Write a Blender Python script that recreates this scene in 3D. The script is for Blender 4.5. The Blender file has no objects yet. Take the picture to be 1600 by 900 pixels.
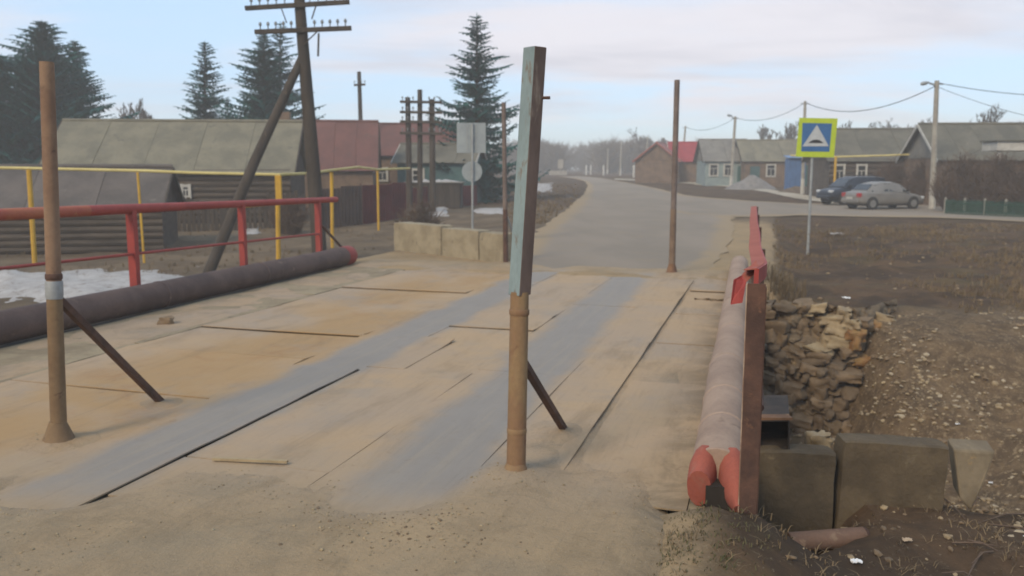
import bpy, bmesh, math, random
from mathutils import Vector, Matrix, noise
R = math.radians
rng = random.Random(7)
scene = bpy.context.scene
COL = scene.collection

# ------------------------------------------------------------------ camera
FPX, CAMH = 1350.0, 2.3
PITCH = math.atan(188 / FPX)
cam_d = bpy.data.cameras.new('camera'); cam = bpy.data.objects.new('camera', cam_d); COL.objects.link(cam)
cam.location = (0, 0, CAMH); cam.rotation_euler = (math.pi/2 - PITCH, 0, 0)
cam_d.sensor_width = 36; cam_d.lens = FPX/1600*36; cam_d.clip_start = 0.05; cam_d.clip_end = 6000
cam_d.dof.use_dof = True; cam_d.dof.focus_distance = 3.4
cam_d.dof.aperture_fstop = cam_d.lens/1000/0.0088
scene.camera = cam

# ------------------------------------------------------------------ sky, sun, exposure
SUN_EL, SUN_ROT = R(38), R(215)
w = bpy.data.worlds.new('World'); scene.world = w; w.use_nodes = True
nt = w.node_tree; nt.nodes.clear(); N = nt.nodes.new; Lk = nt.links.new
out = N('ShaderNodeOutputWorld'); bg = N('ShaderNodeBackground'); bg.inputs['Strength'].default_value = 0.1
sky = N('ShaderNodeTexSky'); sky.sky_type = 'NISHITA'; sky.sun_disc = False
sky.sun_elevation = SUN_EL; sky.sun_rotation = SUN_ROT; sky.air_density = 1.0; sky.dust_density = 0.6; sky.ozone_density = 1.5
tc = N('ShaderNodeTexCoord'); sep = N('ShaderNodeSeparateXYZ'); Lk(tc.outputs['Generated'], sep.inputs[0])
def wmath(op, a, b=None, c=None):
    n = N('ShaderNodeMath'); n.operation = op
    for i, q in enumerate((a, b, c)):
        if q is None: continue
        if isinstance(q, (int, float)): n.inputs[i].default_value = q
        else: Lk(q, n.inputs[i])
    return n.outputs[0]
zz = wmath('MAXIMUM', sep.outputs['Z'], 0.0)
den = wmath('ADD', zz, 0.10)
comb = N('ShaderNodeCombineXYZ')
Lk(wmath('DIVIDE', sep.outputs['X'], den), comb.inputs[0]); Lk(wmath('DIVIDE', sep.outputs['Y'], den), comb.inputs[1])
def wnoise(scale, detail, rough, off):
    m = N('ShaderNodeMapping'); m.inputs['Location'].default_value = off; m.inputs['Rotation'].default_value = (0, 0, R(12))
    m.inputs['Scale'].default_value = (0.55, 1.0, 1.0)
    Lk(comb.outputs[0], m.inputs[0]); n = N('ShaderNodeTexNoise'); n.inputs['Scale'].default_value = scale
    n.inputs['Detail'].default_value = detail; n.inputs['Roughness'].default_value = rough; n.inputs['Distortion'].default_value = 0.4
    Lk(m.outputs[0], n.inputs['Vector']); return n.outputs['Fac']
def wramp(sock, a, b):
    n = N('ShaderNodeMapRange'); n.interpolation_type = 'SMOOTHSTEP'
    n.inputs['From Min'].default_value = a; n.inputs['From Max'].default_value = b; Lk(sock, n.inputs['Value']); return n.outputs[0]
def wmix(fac, a, b):
    n = N('ShaderNodeMix'); n.data_type = 'RGBA'
    for s, q in ((n.inputs[0], fac), (n.inputs[6], a), (n.inputs[7], b)):
        if hasattr(q, 'links') or hasattr(q, 'node'): Lk(q, s)
        else: s.default_value = q if isinstance(q, (int, float)) else (*q, 1)
    return n.outputs[2]
veil = wmix(0.75, sky.outputs[0], (3.5, 4.8, 6.4))              # thin high cloud over the clear sky
m1 = wramp(wnoise(0.55, 6, 0.55, (3.1, 1.7, 0)), 0.41, 0.63)
m2 = wramp(wnoise(1.1, 5, 0.6, (7.7, 4.2, 2)), 0.40, 0.70)
greyc = wmix(m2, (5.2, 4.95, 5.2), (4.1, 3.95, 4.3))
c1 = wmix(wmath('MULTIPLY', m1, 0.9), veil, greyc)
lowm = wramp(sep.outputs['Z'], 0.075, 0.015)                   # paler air low over the land
c2 = wmix(wmath('MULTIPLY', lowm, 0.65), c1, (5.0, 6.1, 6.1))
Lk(c2, bg.inputs['Color']); Lk(bg.outputs[0], out.inputs['Surface'])
sun_d = bpy.data.lights.new('sun', 'SUN'); sun = bpy.data.objects.new('sun', sun_d); COL.objects.link(sun)
sun_d.energy = 1.5; sun_d.angle = R(16); sun_d.color = (1.0, 0.84, 0.62)
sdir = Vector((math.sin(SUN_ROT)*math.cos(SUN_EL), math.cos(SUN_ROT)*math.cos(SUN_EL), math.sin(SUN_EL)))
sun.rotation_euler = sdir.to_track_quat('Z', 'Y').to_euler(); sun.location = (0, 0, 40)
vs = scene.view_settings; vs.view_transform = 'Standard'; vs.look = 'None'; vs.gamma = 1; vs.exposure = 0.83
vs.use_curve_mapping = False
scene.render.engine = 'CYCLES'
scene.cycles.volume_bounces = 1

# ------------------------------------------------------------------ coordinates
BA = math.atan(400 / FPX); SA, CA = math.sin(BA), math.cos(BA)   # the bridge heads 16.5 degrees to the right
def B(u, v, z=0.0): return Vector((u*SA + v*CA, u*CA - v*SA, z))
def uv_of(x, y): return x*SA + y*CA, x*CA - y*SA
def ss(a, b, x):
    t = max(0.0, min(1.0, (x-a)/(b-a))); return t*t*(3-2*t)
def lerp(a, b, t): return a + (b-a)*t
def nz(x, y, z=0.0, s=1.0): return noise.noise(Vector((x*s, y*s, z)))
def ground(x, y, rough=True):
    u, v = uv_of(x, y)
    z = 1.05*ss(36, 135, y)
    if y > 60 or y < -30: return z
    right = ss(-0.2, 0.85, v)
    depth = lerp(2.15, 1.15, ss(1.6, 6.5, v))
    kb = ss(1.2, 2.2, v); rav = ss(7.3, 8.7, u) * (1 - ss(lerp(14.5, 11.6, kb), lerp(17.0, 15.2 + .35*max(0, min(v, 6)), kb), u))
    a = -0.38*right*(1 - ss(24, 38, u)) - (depth-0.38)*right*rav
    a += 0.42*ss(-.05, .2, v)*(1-ss(1.25, 1.55, v))*ss(6.74, 6.98, y)*(1-ss(7.3, 8.6, y))
    a += 0.06*right*(1-ss(6.2, 6.9, u))
    under = ss(-10.6, -9.6, v) * (1-right)
    b = -2.1*under*ss(5.6, 7.0, u)*(1 - ss(16.9, 18.2, u))
    left = 1 - ss(-11.6, -9.9, v)
    c = -0.62*left*(1 - ss(20, 42, u)) * ss(-2, 6, u)
    z += a + b + c
    if u < 7.0 and v > -10.5: z -= 0.10*(1-ss(-0.95, -0.45, v))
    if u < 7.4: z += 0.10*ss(-.6, -.25, v)*(1-ss(-.05, .55, v))*ss(4.6, 5.4, u)
    if rough:
        k = 0.015 + 0.10*right*(1 - ss(26, 40, u)) + 0.05*left*(1-ss(30, 45, u))
        k += 0.12*right*rav
        z += k*(nz(x, y, 0, 0.9) + 0.6*nz(x, y, 3, 2.3) + 0.3*nz(x, y, 5, 5.1))
    return z
def ray(px, py):
    cx, cy = (px-800)/FPX, (450-py)/FPX
    return Vector((cx, math.cos(PITCH)+cy*math.sin(PITCH), -math.sin(PITCH)+cy*math.cos(PITCH)))
def D(px, py, d):                       # the point seen at (px, py) that lies d metres ahead
    r = ray(px, py); return Vector((0, 0, CAMH)) + r*(d/r.y)
def G(px, py):                          # the ground point seen at (px, py)
    r = ray(px, py); d = 4.0
    while d < 400:
        p = Vector((0, 0, CAMH)) + r*(d/r.y)
        if p.z <= ground(p.x, p.y, False): break
        d *= 1.004
    p.z = ground(p.x, p.y, False); return p
def gz(x, y): return ground(x, y)

# ------------------------------------------------------------------ materials
def lin(c): return tuple(((q/255)/12.92 if q/255 <= 0.04045 else (((q/255)+0.055)/1.055)**2.4) for q in c) + (1,)
class NT:
    def __init__(s, name):
        s.m = bpy.data.materials.new(name); s.m.use_nodes = True; s.t = s.m.node_tree; s.t.nodes.clear()
        s.o = s.t.nodes.new('ShaderNodeOutputMaterial'); s.b = s.t.nodes.new('ShaderNodeBsdfPrincipled')
        s.t.links.new(s.b.outputs[0], s.o.inputs['Surface'])
        s.geo = s.t.nodes.new('ShaderNodeNewGeometry')
    def n(s, k): return s.t.nodes.new(k)
    def l(s, a, b): s.t.links.new(a, b)
    def put(s, sock, q):
        if hasattr(q, 'node'): s.l(q, sock)
        elif isinstance(q, (int, float)): sock.default_value = q
        else: sock.default_value = q if len(q) == 4 or sock.type == 'VECTOR' else lin(q)
    def math(s, op, a, b=None, clamp=False):
        n = s.n('ShaderNodeMath'); n.operation = op; n.use_clamp = clamp; s.put(n.inputs[0], a)
        if b is not None: s.put(n.inputs[1], b)
        return n.outputs[0]
    def noise(s, scale, detail=5, rough=0.6, vec=None, stretch=None, dist=0.0, off=(0,0,0)):
        v = vec or s.geo.outputs['Position']
        mp = s.n('ShaderNodeMapping'); s.l(v, mp.inputs[0]); mp.inputs['Location'].default_value = off
        if stretch: mp.inputs['Scale'].default_value = stretch
        n = s.n('ShaderNodeTexNoise'); n.inputs['Scale'].default_value = scale; n.inputs['Detail'].default_value = detail
        n.inputs['Roughness'].default_value = rough; n.inputs['Distortion'].default_value = dist
        s.l(mp.outputs[0], n.inputs['Vector']); return n.outputs['Fac']
    def ramp(s, v, a, b):
        n = s.n('ShaderNodeMapRange'); n.interpolation_type = 'SMOOTHSTEP'; s.put(n.inputs['From Min'], a); s.put(n.inputs['From Max'], b)
        s.l(v, n.inputs['Value']); return n.outputs[0]
    def mix(s, f, a, b):
        n = s.n('ShaderNodeMix'); n.data_type = 'RGBA'; s.put(n.inputs[0], f); s.put(n.inputs[6], a); s.put(n.inputs[7], b); return n.outputs[2]
    def bump(s, h, strength=0.4, dist=0.02):
        n = s.n('ShaderNodeBump'); n.inputs['Strength'].default_value = strength; n.inputs['Distance'].default_value = dist
        s.l(h, n.inputs['Height']); s.l(n.outputs[0], s.b.inputs['Normal'])
    def fin(s, col, rough=0.85, metal=0.0, spec=0.3):
        s.put(s.b.inputs['Base Color'], col); s.put(s.b.inputs['Roughness'], rough); s.b.inputs['Metallic'].default_value = metal
        s.b.inputs['Specular IOR Level'].default_value = spec; return s.m
MATS = {}
def M(name, c1, c2=None, c3=None, scale=3, rough=0.85, bump=0.0, bscale=25, metal=0, spec=0.3, stretch=None, spot=(0.6, 0.72)):
    if name in MATS: return MATS[name]
    t = NT(name); c2 = c2 or tuple(int(q*0.78) for q in c1)
    tcn = t.n('ShaderNodeTexCoord'); oi = t.n('ShaderNodeObjectInfo')
    va = t.n('ShaderNodeVectorMath'); va.operation = 'ADD'; t.l(t.geo.outputs['Position'], va.inputs[0])
    vm = t.n('ShaderNodeMath'); vm.operation = 'MULTIPLY'; vm.inputs[1].default_value = 13.0; t.l(oi.outputs['Random'], vm.inputs[0])
    t.l(vm.outputs[0], va.inputs[1]); vec = va.outputs[0]
    col = t.mix(t.ramp(t.noise(scale, 6, 0.62, vec, stretch, 0.3), 0.32, 0.68), c1, c2)
    if c3: col = t.mix(t.ramp(t.noise(scale*1.9, 5, 0.65, vec, stretch, 0.6, (4, 2, 7)), *spot), col, c3)
    fine = t.noise(bscale, 4, 0.6, vec, stretch)
    col = t.mix(t.math('MULTIPLY', t.ramp(fine, 0.35, 0.75), 0.18), col, tuple(int(q*0.55) for q in c1))
    if bump: t.bump(fine, bump, 0.02)
    MATS[name] = t.fin(col, rough, metal, spec); return MATS[name]

def bridge_coords(t):
    def dot(vx, vy):
        n = t.n('ShaderNodeVectorMath'); n.operation = 'DOT_PRODUCT'; t.l(t.geo.outputs['Position'], n.inputs[0])
        n.inputs[1].default_value = (vx, vy, 0); return n.outputs['Value']
    return dot(SA, CA), dot(CA, -SA)
def band(t, v, a, b, soft):
    return t.math('MULTIPLY', t.ramp(v, a-soft, a+soft), t.ramp(v, b+soft, b-soft))
def deck_mat(name='dusty_deck_steel', k=0.95, gritty=False):
    t = NT(name); u, v = bridge_coords(t)
    wob = t.math('MULTIPLY', t.math('SUBTRACT', t.noise(0.9, 5, 0.65), 0.5), 0.55)
    skew = t.math('MULTIPLY', t.math('SUBTRACT', u, 12.0), 0.012)
    vv = t.math('ADD', v, wob); v2 = t.math('ADD', vv, t.math('MULTIPLY', skew, 2.4))
    tr = t.math('ADD', band(t, vv, -5.12, -4.36, 0.13), band(t, v2, -3.02, -2.2, 0.16), True)
    ue = t.math('SUBTRACT', u, t.math('MULTIPLY', t.math('ADD', v, 2.6), 0.24))
    tr = t.math('MULTIPLY', tr, t.math('MULTIPLY', t.ramp(t.math('ADD', ue, t.math('MULTIPLY', wob, 1.6)), 4.55, 5.7), t.ramp(t.math('ADD', u, wob), 19.6, 18.2)))
    patch = t.ramp(t.noise(0.5, 5, 0.6, None, None, 0.5), 0.36, 0.62)
    dust = t.mix(patch, (164, 139, 108), (156, 136, 113))
    och = t.math('MULTIPLY', band(t, vv, -7.2, -5.15, 0.5), t.ramp(t.noise(0.38, 4, 0.6, None, None, 0.4, (3, 9, 0)), 0.34, 0.58))
    dust = t.mix(t.math('MULTIPLY', och, 0.95), dust, (156, 126, 86))
    rust = t.math('MULTIPLY', och, t.ramp(t.noise(1.4, 6, 0.7, None, None, 0.8, (8, 1, 0)), 0.50, 0.72))
    dust = t.mix(t.math('MULTIPLY', rust, 0.7), dust, (144, 108, 72))
    grey = t.ramp(t.noise(0.8, 6, 0.7, None, None, 0.3, (1, 5, 2)), 0.48, 0.72)
    dust = t.mix(t.math('MULTIPLY', grey, 0.55), dust, (136, 128, 118))
    steel = t.mix(t.noise(2.2, 6, 0.6, None, None, 0.2), (134, 127, 118), (122, 116, 109))
    col = t.mix(t.math('MULTIPLY', tr, k), dust, steel)
    ends = t.math('ADD', t.ramp(t.math('ADD', ue, t.math('MULTIPLY', wob, 2.6)), 6.9, 4.4), t.ramp(t.math('ADD', u, t.math('MULTIPLY', wob, 2.0)), 18.0, 19.4), True)
    tr2 = t.math('SUBTRACT', 1.0, t.math('MULTIPLY', tr, 0.9))
    sandc = t.mix(t.ramp(t.noise(0.55, 6, 0.65, None, None, 0.4), 0.34, 0.66), (154, 132, 101), (142, 122, 94))
    col = t.mix(t.math('MULTIPLY', ends, tr2), col, sandc)
    cv = t.n('ShaderNodeCombineXYZ'); t.l(t.math('MULTIPLY', u, 0.22), cv.inputs[0]); t.l(v, cv.inputs[1])
    st1 = t.ramp(t.noise(2.4, 7, 0.7, cv.outputs[0], None, 0.5), 0.50, 0.70); st2 = t.ramp(t.noise(5.5, 6, 0.7, cv.outputs[0], None, 0.6, (3, 3, 0)), 0.52, 0.72)
    tr3 = t.math('SUBTRACT', 1.0, t.math('MULTIPLY', tr, 0.8))
    col = t.mix(t.math('MULTIPLY', t.math('MULTIPLY', st1, tr3), 0.42), col, (112, 94, 68))
    col = t.mix(t.math('MULTIPLY', t.math('MULTIPLY', st2, tr3), 0.30), col, (160, 142, 112))
    damp = t.math('MULTIPLY', t.ramp(t.math('ADD', v, t.math('MULTIPLY', wob, 1.1)), -1.05, -0.55), t.ramp(t.noise(1.6, 6, 0.7, None, None, 0.5, (2, 4, 6)), 0.38, 0.60))
    col = t.mix(t.math('MULTIPLY', damp, 0.6), col, (98, 84, 64))
    cs = t.n('ShaderNodeCombineXYZ'); t.l(t.math('MULTIPLY', u, 0.05), cs.inputs[0]); t.l(v, cs.inputs[1])
    scr = t.ramp(t.noise(26, 6, 0.7, cs.outputs[0], None, 0.3), 0.50, 0.72); scr2 = t.ramp(t.noise(9, 6, 0.7, cs.outputs[0], None, 0.4, (5, 5, 0)), 0.45, 0.70)
    col = t.mix(t.math('MULTIPLY', scr, 0.20), col, (92, 84, 74)); col = t.mix(t.math('MULTIPLY', t.math('MULTIPLY', scr2, tr), 0.35), col, (150, 136, 114))
    flk = t.ramp(t.noise(6, 7, 0.75, None, None, 0.8, (3, 8, 1)), 0.58, 0.70)
    col = t.mix(t.math('MULTIPLY', flk, 0.32), col, (110, 84, 58))
    fine = t.noise(34, 5, 0.7); mid = t.noise(7, 5, 0.7)
    col = t.mix(t.math('MULTIPLY', t.ramp(fine, 0.5, 0.8), 0.22), col, (104, 90, 70))
    col = t.mix(t.math('MULTIPLY', t.ramp(mid, 0.55, 0.75), 0.20), col, (112, 96, 72))
    if gritty:
        nt_ = t.math('SUBTRACT', 1.0, t.math('MULTIPLY', tr, 0.85))
        g1 = t.ramp(t.noise(2.1, 7, 0.72, None, None, 0.7, (6, 1, 0)), 0.47, 0.66); g2 = t.ramp(t.noise(0.8, 6, 0.65, None, None, 0.4, (2, 7, 0)), 0.45, 0.65)
        col = t.mix(t.math('MULTIPLY', t.math('MULTIPLY', g1, nt_), 0.30), col, (98, 85, 64))
        col = t.mix(t.math('MULTIPLY', t.math('MULTIPLY', g2, nt_), 0.40), col, (120, 110, 92))
        sp_ = t.ramp(t.noise(70, 4, 0.7, None, None, 0, (1, 2, 3)), 0.60, 0.70)
        col = t.mix(t.math('MULTIPLY', t.math('MULTIPLY', sp_, nt_), 0.45), col, (172, 158, 132))
        sp2 = t.ramp(t.noise(26, 5, 0.75, None, None, 0.3, (7, 2, 3)), 0.56, 0.68)
        col = t.mix(t.math('MULTIPLY', t.math('MULTIPLY', sp2, nt_), 0.34), col, (88, 76, 58))
        t.bump(t.math('ADD', fine, t.noise(11, 6, 0.75)), 0.5, 0.02)
    else: t.bump(fine, 0.2, 0.01)
    return t.fin(col, t.math('SUBTRACT', 0.9, t.math('MULTIPLY', tr, 0.25)), 0, 0.35)
def sand_mat(name='sand'):
    t = NT(name)
    a = t.ramp(t.noise(0.55, 6, 0.65, None, None, 0.4), 0.34, 0.66)
    col = t.mix(a, (154, 132, 101), (142, 122, 94))
    col = t.mix(t.math('MULTIPLY', t.ramp(t.noise(1.7, 6, 0.7, None, None, 0.6, (5, 2, 0)), 0.5, 0.7), 0.55), col, (118, 102, 76))
    col = t.mix(t.math('MULTIPLY', t.ramp(t.noise(0.9, 5, 0.6, None, None, 0.3, (9, 9, 0)), 0.52, 0.7), 0.6), col, (128, 117, 98))
    fine = t.noise(45, 5, 0.75)
    col = t.mix(t.math('MULTIPLY', t.ramp(fine, 0.52, 0.78), 0.4), col, (100, 86, 64))
    col = t.mix(t.math('MULTIPLY', t.ramp(t.noise(60, 3, 0.6, None, None, 0, (2, 2, 2)), 0.64, 0.74), 0.5), col, (196, 184, 160))
    t.bump(fine, 0.35, 0.015); return t.fin(col, 0.95, 0, 0.15)
def ground_mat():
    t = NT('village_ground')
    at = t.n('ShaderNodeAttribute'); at.attribute_name = 'zone'; sp = t.n('ShaderNodeSeparateColor'); t.l(at.outputs['Color'], sp.inputs[0])
    brk = t.math('MULTIPLY', t.math('SUBTRACT', t.noise(1.3, 6, 0.7), 0.5), 0.9)
    def zone(o): return t.ramp(t.math('ADD', o, brk), 0.3, 0.7)
    dirt = t.mix(t.ramp(t.noise(0.6, 6, 0.65, None, None, 0.4), 0.35, 0.65), (112, 97, 78), (88, 76, 62))
    grass = t.mix(t.ramp(t.noise(0.8, 6, 0.7, None, None, 0.5, (7, 3, 0)), 0.36, 0.62), (92, 73, 55), (66, 54, 43))
    grass = t.mix(t.math('MULTIPLY', t.ramp(t.noise(0.45, 5, 0.7, None, None, 0.4, (1, 8, 0)), 0.5, 0.68), 0.5), grass, (90, 80, 55))
    rub = t.mix(t.ramp(t.noise(2.4, 6, 0.75, None, None, 0.5, (2, 6, 1)), 0.38, 0.62), (106, 88, 67), (82, 68, 53))
    rub = t.mix(t.math('MULTIPLY', t.ramp(t.noise(13, 6, 0.75, None, None, 0.4, (1, 6, 1)), 0.52, 0.62), 0.6), rub, (142, 124, 98))
    sand = t.mix(t.ramp(t.noise(0.55, 6, 0.65, None, None, 0.4), 0.34, 0.66), (154, 132, 101), (142, 122, 94))
    sand = t.mix(t.math('MULTIPLY', t.ramp(t.noise(1.7, 6, 0.7, None, None, 0.6, (5, 2, 0)), 0.5, 0.7), 0.55), sand, (118, 102, 76))
    sand = t.mix(t.math('MULTIPLY', t.ramp(t.noise(0.9, 5, 0.6, None, None, 0.3, (9, 9, 0)), 0.52, 0.7), 0.6), sand, (128, 117, 98))
    col = t.mix(zone(sp.outputs[1]), dirt, grass); col = t.mix(zone(sp.outputs[2]), col, rub); col = t.mix(zone(sp.outputs[0]), col, sand)
    fine = t.noise(30, 5, 0.75)
    col = t.mix(t.math('MULTIPLY', t.ramp(fine, 0.48, 0.75), 0.45), col, (60, 52, 42))
    col = t.mix(t.math('MULTIPLY', t.ramp(t.noise(22, 4, 0.7, None, None, 0, (3, 3, 3)), 0.60, 0.72), 0.35), col, (150, 138, 116))
    t.bump(fine, 0.5, 0.03); return t.fin(col, 0.95, 0, 0.1)
def road_mat():
    t = NT('dusty_asphalt'); at = t.n('ShaderNodeAttribute'); at.attribute_name = 'edge'
    col = t.mix(t.ramp(t.noise(0.35, 6, 0.6, None, (1, 0.4, 1), 0.4), 0.35, 0.65), (134, 122, 108), (123, 113, 100))
    col = t.mix(t.math('MULTIPLY', t.ramp(t.noise(0.8, 6, 0.7, None, None, 0.4, (4, 4, 0)), 0.5, 0.72), 0.6), col, (138, 122, 100))
    ed = t.ramp(t.math('ADD', at.outputs['Fac'], t.math('MULTIPLY', t.math('SUBTRACT', t.noise(0.6, 6, 0.7), 0.5), 0.9)), 0.45, 0.95)
    col = t.mix(ed, col, (144, 125, 98))
    fine = t.noise(40, 4, 0.7); col = t.mix(t.math('MULTIPLY', t.ramp(fine, 0.45, 0.8), 0.2), col, (96, 90, 82))
    t.bump(fine, 0.2, 0.01); return t.fin(col, 0.9, 0, 0.2)

m_deck2 = deck_mat('track_marked_sand', 0.9, True)
m_deck, m_sand, m_ground, m_road = deck_mat(), sand_mat(), ground_mat(), road_mat()
m_conc = M('concrete', (150, 138, 114), (128, 116, 94), (98, 88, 72), 2.2, 0.92, 0.35, 30)
m_conc_dark = M('damp_concrete', (96, 83, 64), (76, 65, 50), (110, 97, 76), 2.6, 0.95, 0.6, 24)
m_slab = M('dusty_slab', (146, 132, 106), (122, 108, 86), (104, 92, 74), 1.6, 0.93, 0.3, 22)
m_dark = M('underdeck_shade', (48, 42, 36), (36, 32, 28), None, 3, 0.95)  # near-black colour stands in for shade in deck gaps and the pipe split
m_rust = M('rusty_steel', (120, 88, 62), (88, 62, 46), (142, 108, 70), 4, 0.8, 0.25, 40)
m_rustdark = M('dark_rusty_steel', (92, 66, 54), (66, 48, 41), (110, 78, 58), 5, 0.8, 0.25, 50)
m_tan = M('dusty_tan_pipe', (136, 112, 80), (122, 92, 68), (108, 76, 58), 3.2, 0.82, 0.2, 36, stretch=(1, 1, 0.6))
m_teal = M('peeling_pale_teal_paint', (128, 142, 142), (112, 126, 128), (112, 96, 82), 3.2, 0.75, 0.15, 40, stretch=(1, 1, .35), spot=(0.56, 0.66))
m_brownp = M('brown_worn_paint', (112, 94, 84), (90, 74, 66), (136, 120, 106), 3.2, 0.8, 0.2, 40, stretch=(1, 1, .35), spot=(0.54, 0.66))
m_red = M('faded_red_paint', (152, 62, 54), (134, 52, 47), (114, 68, 56), 4, 0.6, 0.1, 40, spot=(0.64, 0.76))
m_redend = M('salmon_red_paint', (156, 86, 70), (144, 77, 63), (138, 100, 84), 2.5, 0.85, 0.15, 40, spot=(0.55, 0.8))
m_pipe = M('dusty_pipe', (160, 137, 118), (142, 120, 104), (124, 102, 86), 2.2, 0.8, 0.15, 30)
m_pipedark = M('dark_pipe', (98, 79, 71), (78, 62, 57), (120, 100, 86), 1.6, 0.75, 0.2, 24)
m_orange = M('orange_worn_paint', (162, 96, 64), (150, 72, 58), (176, 136, 88), 1.2, 0.65, 0.1, 30)
m_yellow = M('gas_yellow_paint', (196, 154, 48), (178, 138, 44), (150, 116, 56), 3, 0.6, 0.05, 30)
m_paleyel = M('faded_yellow_paint', (202, 186, 122), (184, 166, 104), (160, 140, 92), 2, 0.6, 0.05, 30)
m_wood = M('weathered_wood', (74, 66, 58), (56, 50, 45), (92, 82, 70), 3, 0.92, 0.35, 20, stretch=(1, 1, 0.2))
m_log = M('old_grey_logs', (86, 76, 66), (62, 55, 49), (104, 94, 80), 2.4, 0.93, 0.4, 18, stretch=(0.25, 1, 1.6))
m_slate = M('grey_slate_roof', (124, 120, 112), (102, 99, 94), (86, 84, 78), 0.9, 0.9, 0.25, 12)
m_slate2 = M('brownish_slate_roof', (122, 116, 98), (102, 98, 84), (88, 86, 76), 0.9, 0.9, 0.25, 12)
m_slate3 = M('dark_grey_roof', (104, 100, 88), (84, 82, 73), (114, 106, 92), 0.8, 0.9, 0.25, 12)
m_redroof = M('weathered_red_roof', (108, 72, 65), (94, 64, 58), (90, 70, 64), 0.9, 0.75, 0.15, 10)
m_brightred = M('red_metal_roof', (150, 52, 54), (132, 46, 50), None, 1.2, 0.6)
m_salmon = M('salmon_metal_roof', (146, 88, 78), (130, 78, 70), None, 1.2, 0.65)
m_maroon = M('maroon_profiled_sheet', (94, 38, 38), (74, 32, 33), (92, 52, 48), 1.1, 0.6, 0.05, 12)
m_brownfence = M('brown_profiled_sheet', (84, 68, 60), (66, 54, 49), (96, 74, 64), 1.1, 0.7, 0.05, 12)
m_tealwall = M('teal_painted_boards', (70, 98, 98), (58, 86, 88), (86, 106, 104), 1.5, 0.8, 0.1, 14)
m_brick = M('drab_brown_wall', (118, 98, 80), (96, 80, 68), None, 1.6, 0.9, 0.15, 14)
m_paleblue = M('pale_blue_wall', (132, 144, 142), (116, 130, 130), None, 1.4, 0.85, 0.1, 12)
m_white = M('white_paint', (184, 180, 170), (164, 160, 152), (150, 146, 138), 3, 0.7, 0.05, 20, spot=(0.66, 0.78))
m_blue = M('blue_painted_metal', (74, 106, 148), (64, 92, 130), None, 2, 0.6)
m_greenp = M('dark_green_paint', (44, 76, 64), (36, 62, 54), None, 3, 0.7)
m_gate = M('green_gate_paint', (40, 86, 82), (34, 72, 70), None, 2, 0.7)
m_glass = M('window_glass', (40, 46, 52), (30, 35, 40), None, 2, 0.15, spec=0.6)
m_cpole = M('concrete_pole', (156, 150, 138), (136, 130, 120), None, 2.4, 0.9, 0.15, 20)
m_signback = M('bare_sign_metal', (150, 156, 156), (136, 142, 144), None, 2.4, 0.5, 0, 30, metal=0.3)
m_galv = M('galvanised_steel', (158, 160, 158), (140, 142, 142), (126, 118, 106), 4, 0.55, 0, 30, metal=0.3)
m_fluor = M('fluorescent_yellow_green', (176, 192, 52), (168, 184, 48), None, 3, 0.55, 0, 20)
m_signblue = M('sign_blue', (58, 100, 146), (52, 92, 136), None, 3, 0.5, 0, 20)
m_signwhite = M('sign_white', (178, 180, 180), (166, 168, 168), None, 3, 0.5, 0, 20)
m_signdark = M('sign_black', (52, 52, 56), None, None, 3, 0.6, 0, 20)
m_snow = M('old_snow', (170, 166, 162), (152, 147, 142), (118, 108, 96), 2.2, 0.85, 0.4, 14, spot=(0.52, 0.7))
m_gravel = M('grey_gravel', (128, 124, 120), (106, 103, 100), (150, 146, 140), 3, 0.95, 0.6, 14)
m_stone = M('rubble_stone', (130, 110, 86), (106, 89, 69), (90, 75, 59), 3.4, 0.93, 0.5, 18)
m_stonepale = M('pale_limestone', (158, 140, 110), (134, 117, 92), (112, 96, 75), 3.4, 0.93, 0.5, 18)
m_stonegold = M('ochre_stained_stone', (138, 112, 72), (128, 92, 58), (116, 98, 74), 5, 0.93, 0.4, 18)
m_earth = M('bank_earth', (104, 88, 69), (74, 62, 50), (112, 98, 80), 2.5, 0.96, 0.5, 16)
m_spruce = M('spruce_needles', (34, 96, 90), (24, 72, 72), (50, 102, 84), 0.9, 0.85, 0, 5)
m_bark = M('bark', (84, 72, 62), (62, 54, 48), None, 2, 0.95, 0.2, 12)
m_twig = M('bare_twigs', (98, 88, 78), (78, 70, 63), None, 0.8, 0.95)
m_twigb = M('brown_twigs', (98, 82, 70), (78, 66, 57), None, 0.8, 0.95)
m_straw = M('dry_grass', (126, 107, 80), (98, 84, 64), (92, 90, 60), 1.2, 0.95)
m_trash = M('white_litter', (224, 224, 222), (206, 206, 206), None, 5, 0.7)
m_silver = M('silver_car_paint', (132, 127, 120), (120, 116, 110), (112, 102, 90), 1.5, 0.4, 0, 18, metal=0.25, spec=0.5, spot=(0.6, 0.8))
m_navy = M('dark_car_paint', (44, 50, 60), (36, 42, 52), (78, 74, 68), 1.5, 0.35, 0, 18, metal=0.2, spec=0.5, spot=(0.64, 0.84))
m_tyre = M('tyre_rubber', (40, 39, 38), (54, 50, 46), None, 8, 0.9)
m_rim = M('wheel_rim', (150, 148, 144), (128, 126, 122), None, 8, 0.45, metal=0.5)
m_tail = M('tail_lamp', (160, 36, 34), (140, 30, 30), None, 8, 0.3, spec=0.5)
m_lamp = M('head_lamp', (206, 208, 208), (188, 190, 192), None, 8, 0.2, spec=0.6)
m_black = M('black_plastic', (44, 44, 45), None, None, 8, 0.6)
m_porc = M('insulator_porcelain', (120, 124, 124), (100, 104, 106), None, 8, 0.3)

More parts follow.
